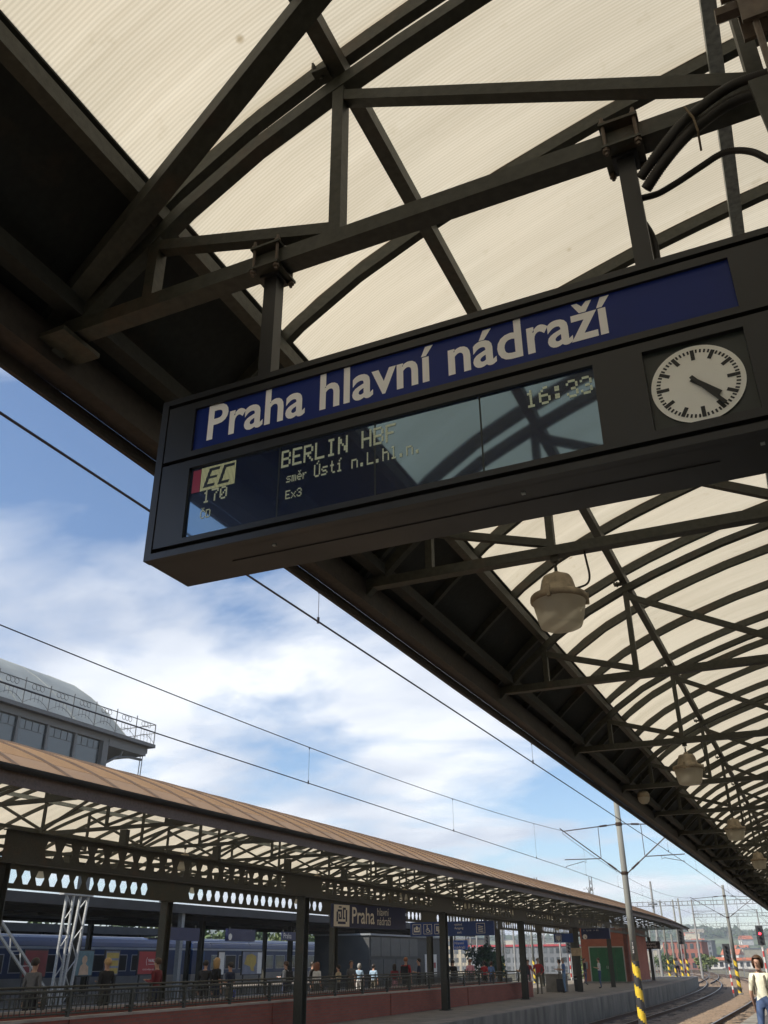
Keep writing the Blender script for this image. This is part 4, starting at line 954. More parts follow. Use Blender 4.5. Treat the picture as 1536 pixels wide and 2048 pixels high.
poster('poster board with a tan figure on teal behind the stairwell', -31, 35.0, 1.15, .98, 1.16, PTEAL, art_fig)
poster('poster board with three yellow blocks beside the tan figure poster', -31, 36.9, .95, .98, 1.16, PGREY, art_yel)
poster('large slate poster board with a yellow map and white column', -31, 49.2, 2.1, 1.15, 1.02, PGREY, art_map)
poster('plain dark red poster board half hidden by the lattice column', -31, 32.0, 1.3, .98, 1.16, mat('poster_maroon', (.16,.02,.025), .5, 0, .2, 2))
poster('narrow white poster board next to a dark platform column', -31, 46.0, .55, 1.1, 1.04, PWHT)
t = board('station_name_sign', 'small dark blue Praha board above the train', (-30.2,52.0,3.04), 1.7, .46, .08, R_(90), NAVY); put_text('lettering', 'Praha', SWHITE, t, (-.7,-.045,-.13), (R_(90),0,0), width=.95, height=.30)
t = board('departure_sign', 'dark blue departure board with small clock above the third platform', (-30.4,46.9,3.0), 2.8, .62, .2, R_(90), NAVY, 'station sign'); ck = MB(); ck.poly([(-1.2+.17*math.cos(2*math.pi*i/20), -.1+.17*math.sin(2*math.pi*i/20)) for i in range(20)], -.112, -.102); ck.obj('clock_face', SWHITE, t)
t = board('departure_sign', 'plain dark departure board left of the third platform clock board', (-30.4,41.5,2.95), 2.6, .60, .2, R_(90), NAVY, 'station sign')
ks = thing('kiosk', 'grey panelled kiosk with two white banners at the end of the third platform', 'kiosk', (-31.5, 70, 0))
MB().box(-3,1.45,-6.8,8.5,0,3.3).obj('wall', mat('kiosk_grey', (.065,.068,.066), .7, 0, .2, 1), ks)
KP = mat('kiosk_panel', (.095,.10,.095), .55, 0, .2, 2)
for k in range(5): MB().box(1.45,1.50,-6.6+k*1.75,-6.6+k*1.75+1.68,1.95,3.2).obj('upper_panel', KP, ks)
for k in range(4): MB().box(1.45,1.50,-6.6+k*2.2,-6.6+k*2.2+2.1,.15,1.75).obj('shutter', mat('kiosk_shutter', (.075,.08,.078), .6, 0, .2, 2), ks)
MB().box(-3.1,1.6,-6.9,8.6,3.3,3.42).obj('roof', GREYP, ks)
for y in (4.05,5.65): MB().box(1.46,1.52,y-.45,y+.45,.5,2.1).obj('banner', PWHT, ks)
lt = MB(); lt.box(1.51,1.53,5.45,5.85,1.1,1.5); lt.obj('banner_mark', PRED, ks)

# lattice columns and lean-to of the train shed
sh = thing('train_shed', 'grey vaulted train shed with glazed side wall and ornate roof railing', 'train shed', (-40, 30, 0))
SHROOF = mat('shed_roof_zinc', (.33,.345,.31), .5, .1, .16, .5); SHST = mat_steel('shed_steel', (.15,.155,.15), .2)
GLS = mat_glass_dark('shed_glass', (.038,.046,.046), (.50,.57,.60), .12, .10)
yE = 46.6-30
import math as _m
AR = [(0,14.95),(-1.05,15.95),(-2.2,17.0),(-3.8,18.2),(-5.5,19.25),(-8.2,20.35),(-11.5,21.2),(-15,21.7),(-18,21.85)]
def arch_sheet(y0, y1, lift=0):
    return [(x,y,z+lift) for x, z in AR for y in (y0,y1)]
pm = MB(); pm.add(arch_sheet(-.30,.30), [(2*i,2*i+1,2*i+3,2*i+2) for i in range(len(AR)-1)]); pm = pm.mesh('roof_sheet', [SHROOF], True)
k = 0
y = yE-.3
while y > -40:
    link('roof_sheet', pm, sh, (0,y,0)); y -= .602
st = MB()
for i in range(len(AR)-1): st.beam((AR[i][0],0,AR[i][1]+.008),(AR[i+1][0],0,AR[i+1][1]+.008),.04,.03)
st = st.mesh('standing_seam', [SHROOF])
y = yE
while y > -40: link('standing_seam', st, sh, (0,y,0)); y -= 4.816
# mirrored back slope closes the vault, end gable stays open under the rib
pb = MB(); pb.add([(-36-x,yy,z) for x, z in AR for yy in (-40,yE)], [(2*i,2*i+1,2*i+3,2*i+2) for i in range(len(AR)-1)]); pb.obj('back_slope', SHROOF, sh)
gb = MB()
for i in range(len(AR)-1):
    gb.add([(AR[i][0],yE-.1,AR[i][1]-.05),(AR[i+1][0],yE-.1,AR[i+1][1]-.05),(AR[i+1][0],yE-.1,AR[i+1][1]-.7),(AR[i][0],yE-.1,AR[i][1]-.7)], [(0,1,2,3)])
gb.obj('end_rib', SHST, sh)
cr_ = MB(); yy = -40
while yy < yE-6: cr_.box(-18.1,-17.9,yy,yy+.25,21.85,22.1); yy += .5
tag(cr_.obj('ridge_cresting', SHST, sh), kind='stuff')
# eave gutter walkway and brackets
MB().box(-.35,.55,-40,yE+2.2,14.70,14.93).obj('eave_gutter', SHST, sh)
MB().box(-.30,.15,-40,yE+1.9,14.30,14.70).obj('cornice', SHST, sh)
# overhang end with curved bracket
MB().box(-8,.2,yE-2.0,yE+1.7,14.1,14.5).obj('overhang', SHST, sh)
bk = MB(); bk.tube([(.0,yE-2.0,13.0),(.0,yE-1.0,13.55),(.0,yE+.3,13.8),(.0,yE+1.5,13.85)],.09,8); bk.tube([(0,yE-.6,13.65),(0,yE-.35,14.2)],.06,8); bk.obj('bracket', SHST, sh)
for dy in (0,.22): MB().tube([(.1,yE+1.3+dy,14.2),(.1,yE+1.25+dy,12.2)],.03,6).obj('downpipe', SHST, sh)
# glazed side wall: posts, panes
yw = 44.4-30
MB().box(-.28,.22,yw-.35,yw+.15,0,14.3).obj('corner_post', SHST, sh)
bayw = 2.35
pan_ = MB().box(-.05,-.02,-bayw/2+.10,bayw/2-.10,10.2,14.25).mesh('pane', [GLS])
for k in range(9):
    yc = yw-.35-bayw*(k+.5)
    link('pane', pan_, sh, (0,yc,0))
    p_ = MB(); p_.box(-.12,.10,yc-bayw/2-.10,yc-bayw/2+.10,8.6,14.3); p_.obj('post', SHST, sh)
    g_ = MB()
    for j in range(1,4): g_.box(-.04,.005,yc-bayw/2+.10+j*(bayw-.2)/4-.012,yc-bayw/2+.10+j*(bayw-.2)/4+.012,13.75,14.28)
    g_.box(-.04,.005,yc-bayw/2+.1,yc+bayw/2-.1,13.72,13.75); g_.box(-.06,.03,yc-bayw/2+.1,yc+bayw/2-.1,11.7,11.75)
    tag(g_.obj('glazing_bars', SHST, sh), kind='stuff')
MB().box(-.30,.05,-40,yw,8.9,10.2).obj('apron', SHST, sh)
# ornate railing on the eave
rs = 2.0
rl = MB()
for z in (14.95,15.45,16.1): pass
MB().tube([(.45,-30,16.28),(.45,yE+2.1,16.28)],.03,6).obj('railing_bar', SHST, sh); MB().tube([(.45,-30,15.78),(.45,yE+2.1,15.78)],.022,6).obj('railing_bar', SHST, sh)
rm = MB(); rm.tube([(0,-1.0,0),(0,-1.0,1.55)],.032,6)
for q in (-.32,0,.32): rm.tube([(0,q+.16*math.cos(2*math.pi*i/14),1.16+.16*math.sin(2*math.pi*i/14)) for i in range(15)],.018,5)
for q in (-.45,-.15,.15,.45): rm.tube([(0,q,.30),(0,q,.84)],.015,5)
rm.tube([(0,-1.0+2*i/10,.08+.42*math.sin(math.pi*i/10)) for i in range(11)],.014,5)
rm = rm.mesh('railing_panel', [SHST])
y = yE+1.1
while y > -30: link('railing_panel', rm, sh, (.45,y,14.93)); y -= rs
er = MB(); er.tube([(.45,yE+2.1,14.9),(.45,yE+2.1,16.3)],.035,6); er.tube([(.45,yE+2.1,16.28),(-5.5,yE+2.1,16.28)],.03,6); er.tube([(.45,yE+2.1,15.7),(-5.5,yE+2.1,15.7)],.022,6)
for q in range(9): er.tube([(.45-.3*q,yE+2.1,14.95),(.45-.3*q,yE+2.1,15.7)],.014,5)
er.obj('end_railing', SHST, sh)
# lower lean-to fascia and lattice column with brace
MB().box(-3.5,.35,-40,47-30,4.3,4.86).obj('lean_to_fascia', GREYP, sh)
MB().box(-3.4,.2,-40,46.6-30,4.0,4.3).obj('lean_to_beam', SHST, sh)
def lattice_post(p0, p1, w, label):
    b = MB(); p0 = Vector(p0); p1 = Vector(p1); d = (p1-p0).normalized(); sdir = Vector((0,1,0)) if abs(d.y) < .7 else Vector((0,0,1)); sdir = (sdir-d*sdir.dot(d)).normalized()
    Ln = (p1-p0).length; n = int(Ln/(w*1.15))
    for s in (-1,1): b.beam(p0+sdir*s*w/2, p1+sdir*s*w/2, .09, .09)
    for i in range(n):
        a = p0.lerp(p1,i/n)+sdir*(w/2)*(1 if i % 2 else -1); c = p0.lerp(p1,(i+1)/n)+sdir*(w/2)*(-1 if i % 2 else 1); b.beam(a, c, .05, .03)
    return b
LATM = mat_steel('pale_lattice_paint', (.42,.43,.42), .12)
lc = thing('lattice_column', 'pale grey riveted lattice column with a diagonal brace beyond the stairwell', 'column', (-29.8, 32.2, 0))
lattice_post((.0,.55,0),(.0,.95,4.3),.5,'').obj('post', LATM, lc)
lattice_post((.05,-.1,0),(.05,.0,4.3),.42,'').obj('post', LATM, lc)
MB().box(-.12,.16,-.5,1.35,4.3,4.5).obj('head_plate', LATM, lc)
lattice_post((.15,-.3,.1),(.15,-4.2,3.3),.36,'').obj('brace', LATM, lc)
MB().box(-.25,.3,-.5,1.3,0,.12).obj('base', CONC, lc)

# ================================================================ TRAIN
TBLUE = mat('coach_blue', (.008,.040,.13), .35, 0, .12, 1.5); TROOF = mat('coach_roof_blue', (.015,.038,.12), .32, .1, .15, 1.2); TGREY = mat('coach_grey', (.30,.30,.29), .45, 0, .12, 1.5)
TPALE = mat('coach_pale_stripe', (.44,.47,.49), .45, 0, .1, 2); WIN = mat_glass_dark('coach_window', (.015,.017,.02), (.5,.55,.6), .22, .05)
def coach(label, y0, y1, ribbed_roof, nwin, xs=-47.7):
    t = thing('railway_coach', label, 'railway coach', (xs-1.4, (y0+y1)/2, -.78)); h = (y1-y0)/2
    z0 = .45
    side = [(1.4,z0),(1.4,3.45)]; roof = [(1.4,3.45),(1.33,3.72),(1.12,3.96),(.75,4.10),(.3,4.16),(0,4.17)]
    def hull(prof, ya, yb_): 
        pr = prof+[(-x,z) for x, z in reversed(prof) if x > 0]
        return [(x,ya,z) for x, z in pr]+[(x,yb_,z) for x, z in pr], len(pr)
    b = MB(); v, n = hull([(1.4,1.55),(1.4,3.38)], -h, h); b.add(v, [(0,1,5,4),(2,3,7,6),(3,2,1,0),(4,5,6,7)]); b.obj('body', TBLUE, t)
    b = MB(); v, n = hull([(1.395,z0),(1.395,1.548)], -h, h); b.add(v, [(0,1,5,4),(2,3,7,6),(3,2,1,0),(4,5,6,7)]); b.obj('lower_body', TGREY, t)
    b = MB(); v, n = hull(roof, -h, h); b.add(v, [(i,i+1,n+i+1,n+i) for i in range(n-1)]+[tuple(range(n)), tuple(range(2*n-1,n-1,-1))]); b.obj('roof', TROOF, t, smooth=False)
    MB().box(1.401,1.412,-h,h,3.28,3.42).obj('pale_stripe', TPALE, t)
    if ribbed_roof:
        for (x, z) in ((1.22,3.86),(1.0,4.02),(.7,4.12),(.35,4.16)): MB().tube([(x,-h+.3,z),(x,h-.3,z)],.03,6).obj('roof_rib', TPALE, t)
    else:
        q = MB(); q.box(.5,.95,-.7,.7,4.0,4.16); q.obj('roof_vent', HBLK, t, (0,h-4,0))
    wl = (2*h-5)/nwin
    wm = MB().box(1.395,1.408,-wl*.40,wl*.40,1.85,2.95).mesh('window', [TPALE]); gm_ = MB().box(1.408,1.412,-wl*.37,wl*.37,1.9,2.9).mesh('pane', [WIN])
    for i in range(nwin):
        w = link('window', wm, t, (0,-h+2.5+wl*(i+.5),0)); link('pane', gm_, w)
    for s in (-1,1):
        d = MB().box(1.40,1.43,-.45,.45,.7,3.2).obj('door', mat('coach_door', (.03,.10,.24), .4, 0, .1, 2), t, (0,s*(h-1.25),0)); MB().box(1.43,1.434,-.26,.26,2.0,2.9).obj('pane', WIN, d)
        bg_ = MB(); bg_.box(-1.1,1.1,-1.6,1.6,.25,.62); 
        for wy in (-1.2,1.2): bg_.tube([(1.0,wy,.45),(1.12,wy,.45)],.45,16)
        bg_.obj('bogie', HBLK, t, (0,s*(h-4),0))
    return t
coach('left blue railway coach with smooth roof behind the lattice column', 39.5, 66.0, False, 9)
coach('right blue railway coach with ribbed roof behind the map poster', 66.6, 92.6, True, 10)
coach('blue railway coach at the far left, mostly hidden by columns', 12.6, 39.1, False, 9)
loc = thing('locomotive', 'light blue locomotive nose beyond the ribbed roof coach', 'locomotive', (-49.1, 101, -.78))
LBL = mat('loco_light_blue', (.10,.42,.72), .35, 0, .1, 2)
lb = MB(); pr = [(-7.5,.6),(-7.5,2.1),(-6.2,3.9),(7.5,3.9),(7.5,.6)]
lb.add([(s,y,z) for s in (-1.4,1.4) for y, z in pr], [(0,1,2,3,4),(9,8,7,6,5)]+[(j,5+j,5+(j+1)%5,(j+1)%5) for j in range(5)]); lb.obj('body', LBL, loc)
MB().box(1.40,1.412,-5.8,-4.6,2.2,3.2).obj('cab_window', WIN, loc); MB().box(-1.3,1.3,-7.3,7.3,.2,.6).obj('underframe', HBLK, loc)
for s in (-1,1):
    w_ = MB(); 
    for wy in (-1.3,1.3): w_.tube([(1.0,wy,.45),(1.12,wy,.45)],.55,16)
    w_.obj('bogie', HBLK, loc, (0,s*4.5,0))

# ================================================================ TREES, BUSHES
def leaf_mat(name, c):
    m = mat(name, c, .7, 0, .45, .8); return m
BARK = mat('bark', (.07,.055,.04), .9, 0, .3, 5)
def tree(label, loc, h, cr, n, leafm, seed, name='tree', cat='tree', group=None, trunk=.35, ls=.16):
    rn = random.Random(seed); t = thing(name, label, cat, loc, 0, group)
    b = MB(); top = Vector((rn.uniform(-.1,.1)*h, rn.uniform(-.1,.1)*h, h*.72))
    b.tube([(0,0,0),top*.5,top], [h*.03+.03,h*.02+.02,.02], 7); cl = []
    for k in range(9):
        st_ = top*rn.uniform(trunk*.8,.95); a = rn.uniform(0,6.28); e = st_+Vector((math.cos(a)*cr*rn.uniform(.5,.9),math.sin(a)*cr*rn.uniform(.5,.9),h*rn.uniform(.05,.28)))
        b.tube([st_,st_.lerp(e,.5)+Vector((0,0,.03*h)),e],[h*.012+.012,h*.008+.008,.006],5); cl.append((e,cr*rn.uniform(.28,.5)))
    for k in range(10):
        a = rn.uniform(0,6.28); r = cr*math.sqrt(rn.random())*.8; z = h*(trunk+(1-trunk)*rn.random()*.9); f = math.sin(math.pi*min(1,max(.12,(z/h-trunk+.1)/(1.05-trunk+.1))))
        cl.append((Vector((math.cos(a)*r*f,math.sin(a)*r*f,z)), cr*rn.uniform(.25,.45)))
    b.obj('trunk', BARK, t)
    c = MB()
    for i in range(n):
        ce, rad = rn.choice(cl); d = Vector((rn.gauss(0,1),rn.gauss(0,1),rn.gauss(0,.8))); d = d.normalized()*rad*(rn.random()**.45)
        p = ce+d; u = Vector((rn.gauss(0,1),rn.gauss(0,1),rn.gauss(0,1))).normalized(); w = u.orthogonal().normalized(); s = ls*rn.uniform(.6,1.4)
        c.add([p-u*s,p+w*s*.55,p+u*s,p-w*s*.55], [(0,1,2,3)])
    me = c.mesh('crown', [leafm]); link('crown', me, t)
    return t
LG1 = leaf_mat('leaf_mid_green', (.065,.105,.030)); LG2 = leaf_mat('leaf_dark_green', (.035,.065,.022)); LG3 = leaf_mat('leaf_yellow_green', (.11,.14,.035))
tree('round green tree in the yard left of the dark column', (-32.4,96,-1), 4.1, 1.9, 2600, LG2, 3, trunk=.2)
tree('pale green tree seen between the rear columns', (-24.3,108,-1), 4.0, 2.0, 2200, LG3, 5, trunk=.2)
for i in range(9): tree('%s tree from the left in the green row behind the train' % ORD[i], (-63+random.uniform(-3,3)-i*.6, 66+i*9.5, -1), 6.3+random.uniform(-.8,1.0), 3.4, 1500, (LG1,LG2,LG3)[i % 3], 20+i, group='trees behind the train', trunk=.22, ls=.3)
for i in range(8): tree('%s low bush from the left at the foot of the far buildings' % ORD[i], (-92+i*14+random.uniform(-4,4), 232+random.uniform(-8,8), -1), 3.4+random.uniform(-.6,1.2), 2.6, 900, (LG2,LG1,LG3)[i % 3], 50+i, 'bush', 'bush', 'bushes at the far side of the yard', .1, .28)
for i, (x, y) in enumerate([(-23.0,84),(-20.2,92.5)]): # weeds on the brown roof
    pass
tree('leafless looking weed growing on the brown roof ridge left of the striped mast', (-17.0,77,6.15), .75, .45, 60, mat('dry_weed', (.10,.09,.06), .9, 0, .2), 77, 'weed', 'plant', None, .3, .05)

# ================================================================ FAR BUILDINGS AND HILLS
RB = mat('dull_red_facade', (.30,.12,.09), .85, 0, .2, .3); GB_ = mat('grey_facade', (.17,.18,.19), .7, 0, .2, .3); WB = mat('white_facade', (.60,.58,.54), .8, 0, .12, .3); OR = mat('orange_tile_roof', (.42,.13,.06), .85, 0, .25, .5); BF = mat('beige_facade', (.42,.37,.28), .85, 0, .15, .3); FW = mat_glass_dark('far_window', (.03,.035,.04), (.5,.55,.6), .25, .1)
def far_block(label, x, y, w, d, h, m, nx, nz, roof=None, flat=True):
    t = thing('building', label, 'building', (x, y, -1.06))
    MB().box(-w/2,w/2,0,d,0,h).obj('wall', m, t)
    if roof:
        rh = h*.35 if not flat else .4
        if flat: MB().box(-w/2-.2,w/2+.2,-.2,d+.2,h,h+rh).obj('roof', roof, t)
        else:
            b = MB(); b.add([(-w/2-.4,-.5,h),(w/2+.4,-.5,h),(w/2+.4,d+.5,h),(-w/2-.4,d+.5,h),(-w/2-.4,d/2,h+rh),(w/2+.4,d/2,h+rh)], [(0,1,5,4),(3,4,5,2),(0,4,3),(1,2,5),(0,3,2,1)]); b.obj('roof', roof, t)
    if nx:
        ww = w/nx; hh = h/nz
        wm = MB().box(-ww*.29,ww*.29,-.05,.02,-hh*.28,hh*.28).mesh('window', [FW])
        for i in range(nx):
            for j in range(nz): link('window', wm, t, (-w/2+ww*(i+.5),0,hh*(j+.52)))
    return t
far_block('dull red block with rows of windows beyond the platform end', -35.0, 262, 9.6, 14, 6.6, RB, 6, 3, GB_)
far_block('long grey office block with window bands behind the red block', -54, 430, 17, 16, 9.2, GB_, 11, 5, GB_)
far_block('white house with orange roof at the end of the yard', -31.5, 300, 5.2, 8, 2.2, WB, 3, 1, OR, False)
far_block('low white shed with long orange roof beside the white house', -24.6, 305, 8.5, 7, 2.1, WB, 5, 1, OR, False)
far_block('long grey block with a red band seen between the columns', -62, 205, 22, 12, 5.2, GB_, 16, 3, mat('red_band', (.36,.05,.06), .7, 0, .1))
far_block('wide pale grey block seen behind the round yard tree', -90, 215, 26, 14, 7.0, BF, 14, 4, GB_)
far_block('grey glass block in the background on the right', -6, 420, 24, 14, 7.4, GB_, 14, 4, GB_)
hm = mat('hill_meadow', (.095,.12,.055), .95, 0, .55, .012)
hb = MB(); rn = random.Random(9); nx, ny = 70, 14
for j in range(ny+1):
    for i in range(nx+1):
        x = -1500+2100*i/nx; y = 620+1150*j/ny
        z = -3+ (60*(1/(1+math.exp(-(y-1180)/150))) )*(.82+.13*math.sin(x*.006+.7)+.07*math.sin(x*.017+y*.004)) + rn.uniform(-1.2,1.2)*min(1,j/4)
        hb.v.append((x,y,z-1))
for j in range(ny):
    for i in range(nx): a = j*(nx+1)+i; hb.f.append((a,a+1,a+nx+2,a+nx+1)); hb.m.append(0)
hill = hb.obj('hill', hm, smooth=True); tag(hill, kind='structure')
def hz(x, y): return -1-3+60*(1/(1+math.exp(-(y-1180)/150)))*(.82+.13*math.sin(x*.006+.7)+.07*math.sin(x*.017+y*.004))
wd = MB(); rn = random.Random(4)
for i in range(5200):      # wooded slopes far away: one mass of crowns
    y = rn.uniform(700,1560); x = -.28*y+rn.uniform(-.42,.32)*y; c = Vector((x,y,hz(x,y)+rn.uniform(1,4)))
    if (math.sin(x*.021)+math.sin(y*.017+x*.009)) < -.35: continue
    s = rn.uniform(3,6.5); vs = [c+Vector((math.cos(a)*s*rn.uniform(.7,1.1),math.sin(a)*s*rn.uniform(.7,1.1),rn.uniform(-1,1))) for a in (0,1.25,2.5,3.8,5.0)]
    wd.add(vs+[c+Vector((rn.uniform(-1,1),rn.uniform(-1,1),s*rn.uniform(.6,1.0)))], [(k,(k+1)%5,5) for k in range(5)])
tag(wd.obj('hillside_wood', mat('wood_green', (.045,.07,.03), .9, 0, .45, .03)), 'dark green woods covering the far hillside', kind='stuff')
hs1 = MB().box(-6,6,0,9,0,6).mesh('wall', [WB]); hs2 = MB().box(-9,9,0,10,0,9).mesh('wall', [BF]); rf = MB(); rf.add([(-6.5,-.5,6),(6.5,-.5,6),(6.5,9.5,6),(-6.5,9.5,6),(-6.5,4.5,9.5),(6.5,4.5,9.5)], [(0,1,5,4),(3,4,5,2),(0,4,3),(1,2,5),(0,3,2,1)]); rf = rf.mesh('roof', [OR]); rf2 = MB().box(-9.3,9.3,-.3,10.3,9,9.6).mesh('roof', [GB_])
for i in range(70):
    y = rn.uniform(640,1280); x = -.28*y+rn.uniform(-.30,.30)*y
    t = thing('hillside_house', 'tiny pale house on the far hillside', 'house', (x,y,hz(x,y)-.6), rn.uniform(-.5,.5), 'houses on the far hillside')
    if rn.random() < .6: link('wall', hs1, t); link('roof', rf, t)
    else: link('wall', hs2, t); link('roof', rf2, t)

# ================================================================ PEOPLE
SKIN = mat('skin', (.46,.27,.19), .6, 0, .08, 9); SKIN2 = mat('skin_tanned', (.36,.20,.135), .6, 0, .08, 9)
def cloth(n, c): return mat('cloth_'+n, c, .85, 0, .18, 14)
CL = dict(black=cloth('black',(.018,.018,.02)), navy=cloth('navy',(.02,.028,.06)), grey=cloth('grey',(.12,.12,.125)), lgrey=cloth('light_grey',(.36,.38,.42)), white=cloth('white',(.66,.64,.60)), cream=cloth('cream',(.72,.70,.54)), red=cloth('red',(.34,.03,.035)), maroon=cloth('maroon',(.15,.02,.025)), pink=cloth('pink',(.60,.28,.33)), beige=cloth('beige',(.42,.34,.22)), lblue=cloth('light_blue',(.30,.42,.55)), blue=cloth('blue',(.09,.16,.32)), jeans=cloth('jeans',(.055,.09,.18)), ljeans=cloth('pale_jeans',(.16,.25,.38)), khaki=cloth('khaki',(.16,.14,.10)), shoe=cloth('shoe',(.03,.028,.028)), orange=cloth('orange',(.45,.13,.03)))
HAIRS = dict(dark=mat('hair_dark',(.018,.012,.009),.5,0,.2,30), brown=mat('hair_brown',(.07,.035,.018),.5,0,.2,30), blond=mat('hair_blond',(.42,.27,.12),.5,0,.2,30), grey=mat('hair_grey',(.25,.24,.22),.6,0,.2,30), auburn=mat('hair_auburn',(.22,.085,.04),.5,0,.2,30))
BONES = []
def skeleton(pose):
    """joints of a 1.75 m figure facing -Y; returns chains of (points, radii, slot)"""
    pel = Vector((0,0,.96)); ch = Vector((0,-.005,1.30)); nk = Vector((0,.0,1.475)); ch2 = []
    hip = {}; J = {}
    walk = pose in ('walk',)
    for s in (-1,1):
        sh_ = Vector((s*.175,.005,1.415)); 
        arms = {'stand':((.235,.02,1.13),(.245,-.04,.88)), 'phone':((.215,.03,1.14),(.10,-.25,1.20)), 'onehand':((.235,.02,1.13),(.245,-.04,.88)), 'walk':((.225,.05*s+.02,1.13),(.235,-.12*s-.02,.90)), 'hips':((.31,.06,1.17),(.19,-.06,1.02)), 'cross':((.235,-.02,1.14),(-.02,-.22,1.20))}
        key = pose
        if pose == 'onehand': key = 'phone' if s == 1 else 'stand'
        e, w = arms[key]; e = Vector((s*e[0],e[1],e[2])); w = Vector((s*w[0],w[1],w[2]))
        hpj = Vector((s*.095,0,.93)); 
        off = (.20 if s > 0 else -.20) if walk else (0.03*s)
        kn = Vector((s*.10,-.02+off*.45-(.05 if walk and s < 0 else 0),.50)); an = Vector((s*.105,.03+off,.085)); toe = Vector((s*.125,an.y-.17,.035))
        J[s] = (sh_,e,w,hpj,kn,an,toe)
    return pel, ch, nk, J
def body_mesh(name, pose, female):
    pel, ch, nk, J = skeleton(pose)
    V = []; E = []; RR = []; 
    def add(p, r): V.append(tuple(p)); RR.append(r); return len(V)-1
    def chain(a, pts):
        for p, r in pts:
            b = add(p, r); 
            if a is not None: E.append((a, b))
            a = b
        return a
    root = add(pel, (.155,.115)); roots = [root]
    wst = .122 if female else .138
    w_ = chain(root, [((0,0,1.10),(wst,.095)),((0,-.005,1.24),(.150,.108)),((0,.0,1.37),(.150,.10))])
    chest = w_
    n_ = chain(chest, [((0,.005,1.465),(.062,.062)),((0,-.005,1.54),(.055,.058)),((0,-.02,1.61),(.068,.082)),((0,-.018,1.68),(.074,.092)),((0,-.008,1.725),(.052,.062))])
    for s in (-1,1):
        sh_,e,w,hpj,kn,an,toe = J[s]
        a = chain(chest, [(sh_,(.062,.062)),(sh_.lerp(e,.5),(.050,.050)),(e,(.041,.041)),(e.lerp(w,.45),(.038,.038)),(w,(.026,.026))])
        d = (w-e).normalized(); chain(a, [(w+d*.05,(.034,.020)),(w+d*.085,(.030,.018))])
        side = d.cross(Vector((0,-1,0.2))).normalized() if abs(d.y) < .8 else Vector((1,0,0))
        b = chain(root, [(hpj,(.092,.098)),(hpj.lerp(kn,.5),(.078,.080)),(kn,(.056,.058)),(kn.lerp(an,.35),(.056,.058)),(an,(.037,.040))])
        chain(b, [(an+Vector((0,-.05,-.035)),(.040,.042)),(toe,(.040,.030))])
        # fingers, each its own short chain rooted inside the palm
        for k in range(5):
            o_ = side*((k-1.5)*.017); base = w+d*.075+o_ if k < 4 else w+d*.03+side*(-.030)
            ln = (.068,.078,.072,.055,.05)[k]; cur = Vector((0,-.35,0)); dd = (d+cur*.25+ (side*(-.7) if k == 4 else Vector())).normalized(); d2 = (d+cur*.9+(side*(-.3) if k == 4 else Vector())).normalized()
            r0 = add(base, (.0095,.0095)); roots.append(r0); chain(r0, [(base+dd*ln*.5,(.009,.009)),(base+dd*ln*.5+d2*ln*.5,(.0075,.0075))])
    # nose
    me = bpy.data.meshes.new(name); me.from_pydata(V, E, []); o = bpy.data.objects.new(name, me); COL.objects.link(o)
    m = o.modifiers.new('skin', 'SKIN'); m.use_smooth_shade = True
    sk = me.skin_vertices[0].data
    for i, r in enumerate(RR): sk[i].radius = r; sk[i].use_root = i in roots
    sb = o.modifiers.new('sub', 'SUBSURF'); sb.levels = 1; sb.render_levels = 1
    return o, J
def seg_d(p, a, b):
    ab = b-a; t = max(0,min(1,(p-a).dot(ab)/ab.length_squared)); return (p-(a+ab*t)).length
TEMPL = {}
_tmp = {}
for ps in ('stand','phone','onehand','walk','hips','cross'):
    for fe in (0, 1): _tmp[(ps,fe)] = body_mesh('body', ps, fe)
bpy.context.view_layer.update(); dg = bpy.context.evaluated_depsgraph_get()
for kx, (o, J) in _tmp.items():
    me = bpy.data.meshes.new_from_object(o.evaluated_get(dg)); me.name = 'body'; me.materials.clear()
    for _ in range(6): me.materials.append(SKIN)   # 0 skin 1 shirt 2 thigh 3 shin 4 shoe 5 forearm
    for p in me.polygons:
        c = p.center; best = None
        cand = [(seg_d(c,Vector((0,0,1.06)),Vector((0,0,1.36)))-.13,1),(seg_d(c,Vector((0,0,.95)),Vector((0,0,.99)))-.13,2),(seg_d(c,Vector((0,0,1.50)),Vector((0,0,1.72)))-.07,0)]
        for s in (-1,1):
            sh_,e,w,hpj,kn,an,toe = J[s]; d = (w-e).normalized()
            cand += [(seg_d(c,sh_,sh_.lerp(e,.72))-.055,1),(seg_d(c,sh_.lerp(e,.8),w)-.042,5),(seg_d(c,w+d*.03,w+d*.18)-.03,0),(seg_d(c,hpj,kn)-.08,2),(seg_d(c,kn-Vector((0,0,.06)),an+Vector((0,0,.03)))-.055,3),(seg_d(c,an+Vector((0,-.03,-.03)),toe)-.05,4)]
        p.material_index = min(cand)[1]; p.use_smooth = True
    TEMPL[kx] = me; bpy.data.objects.remove(o, do_unlink=True)
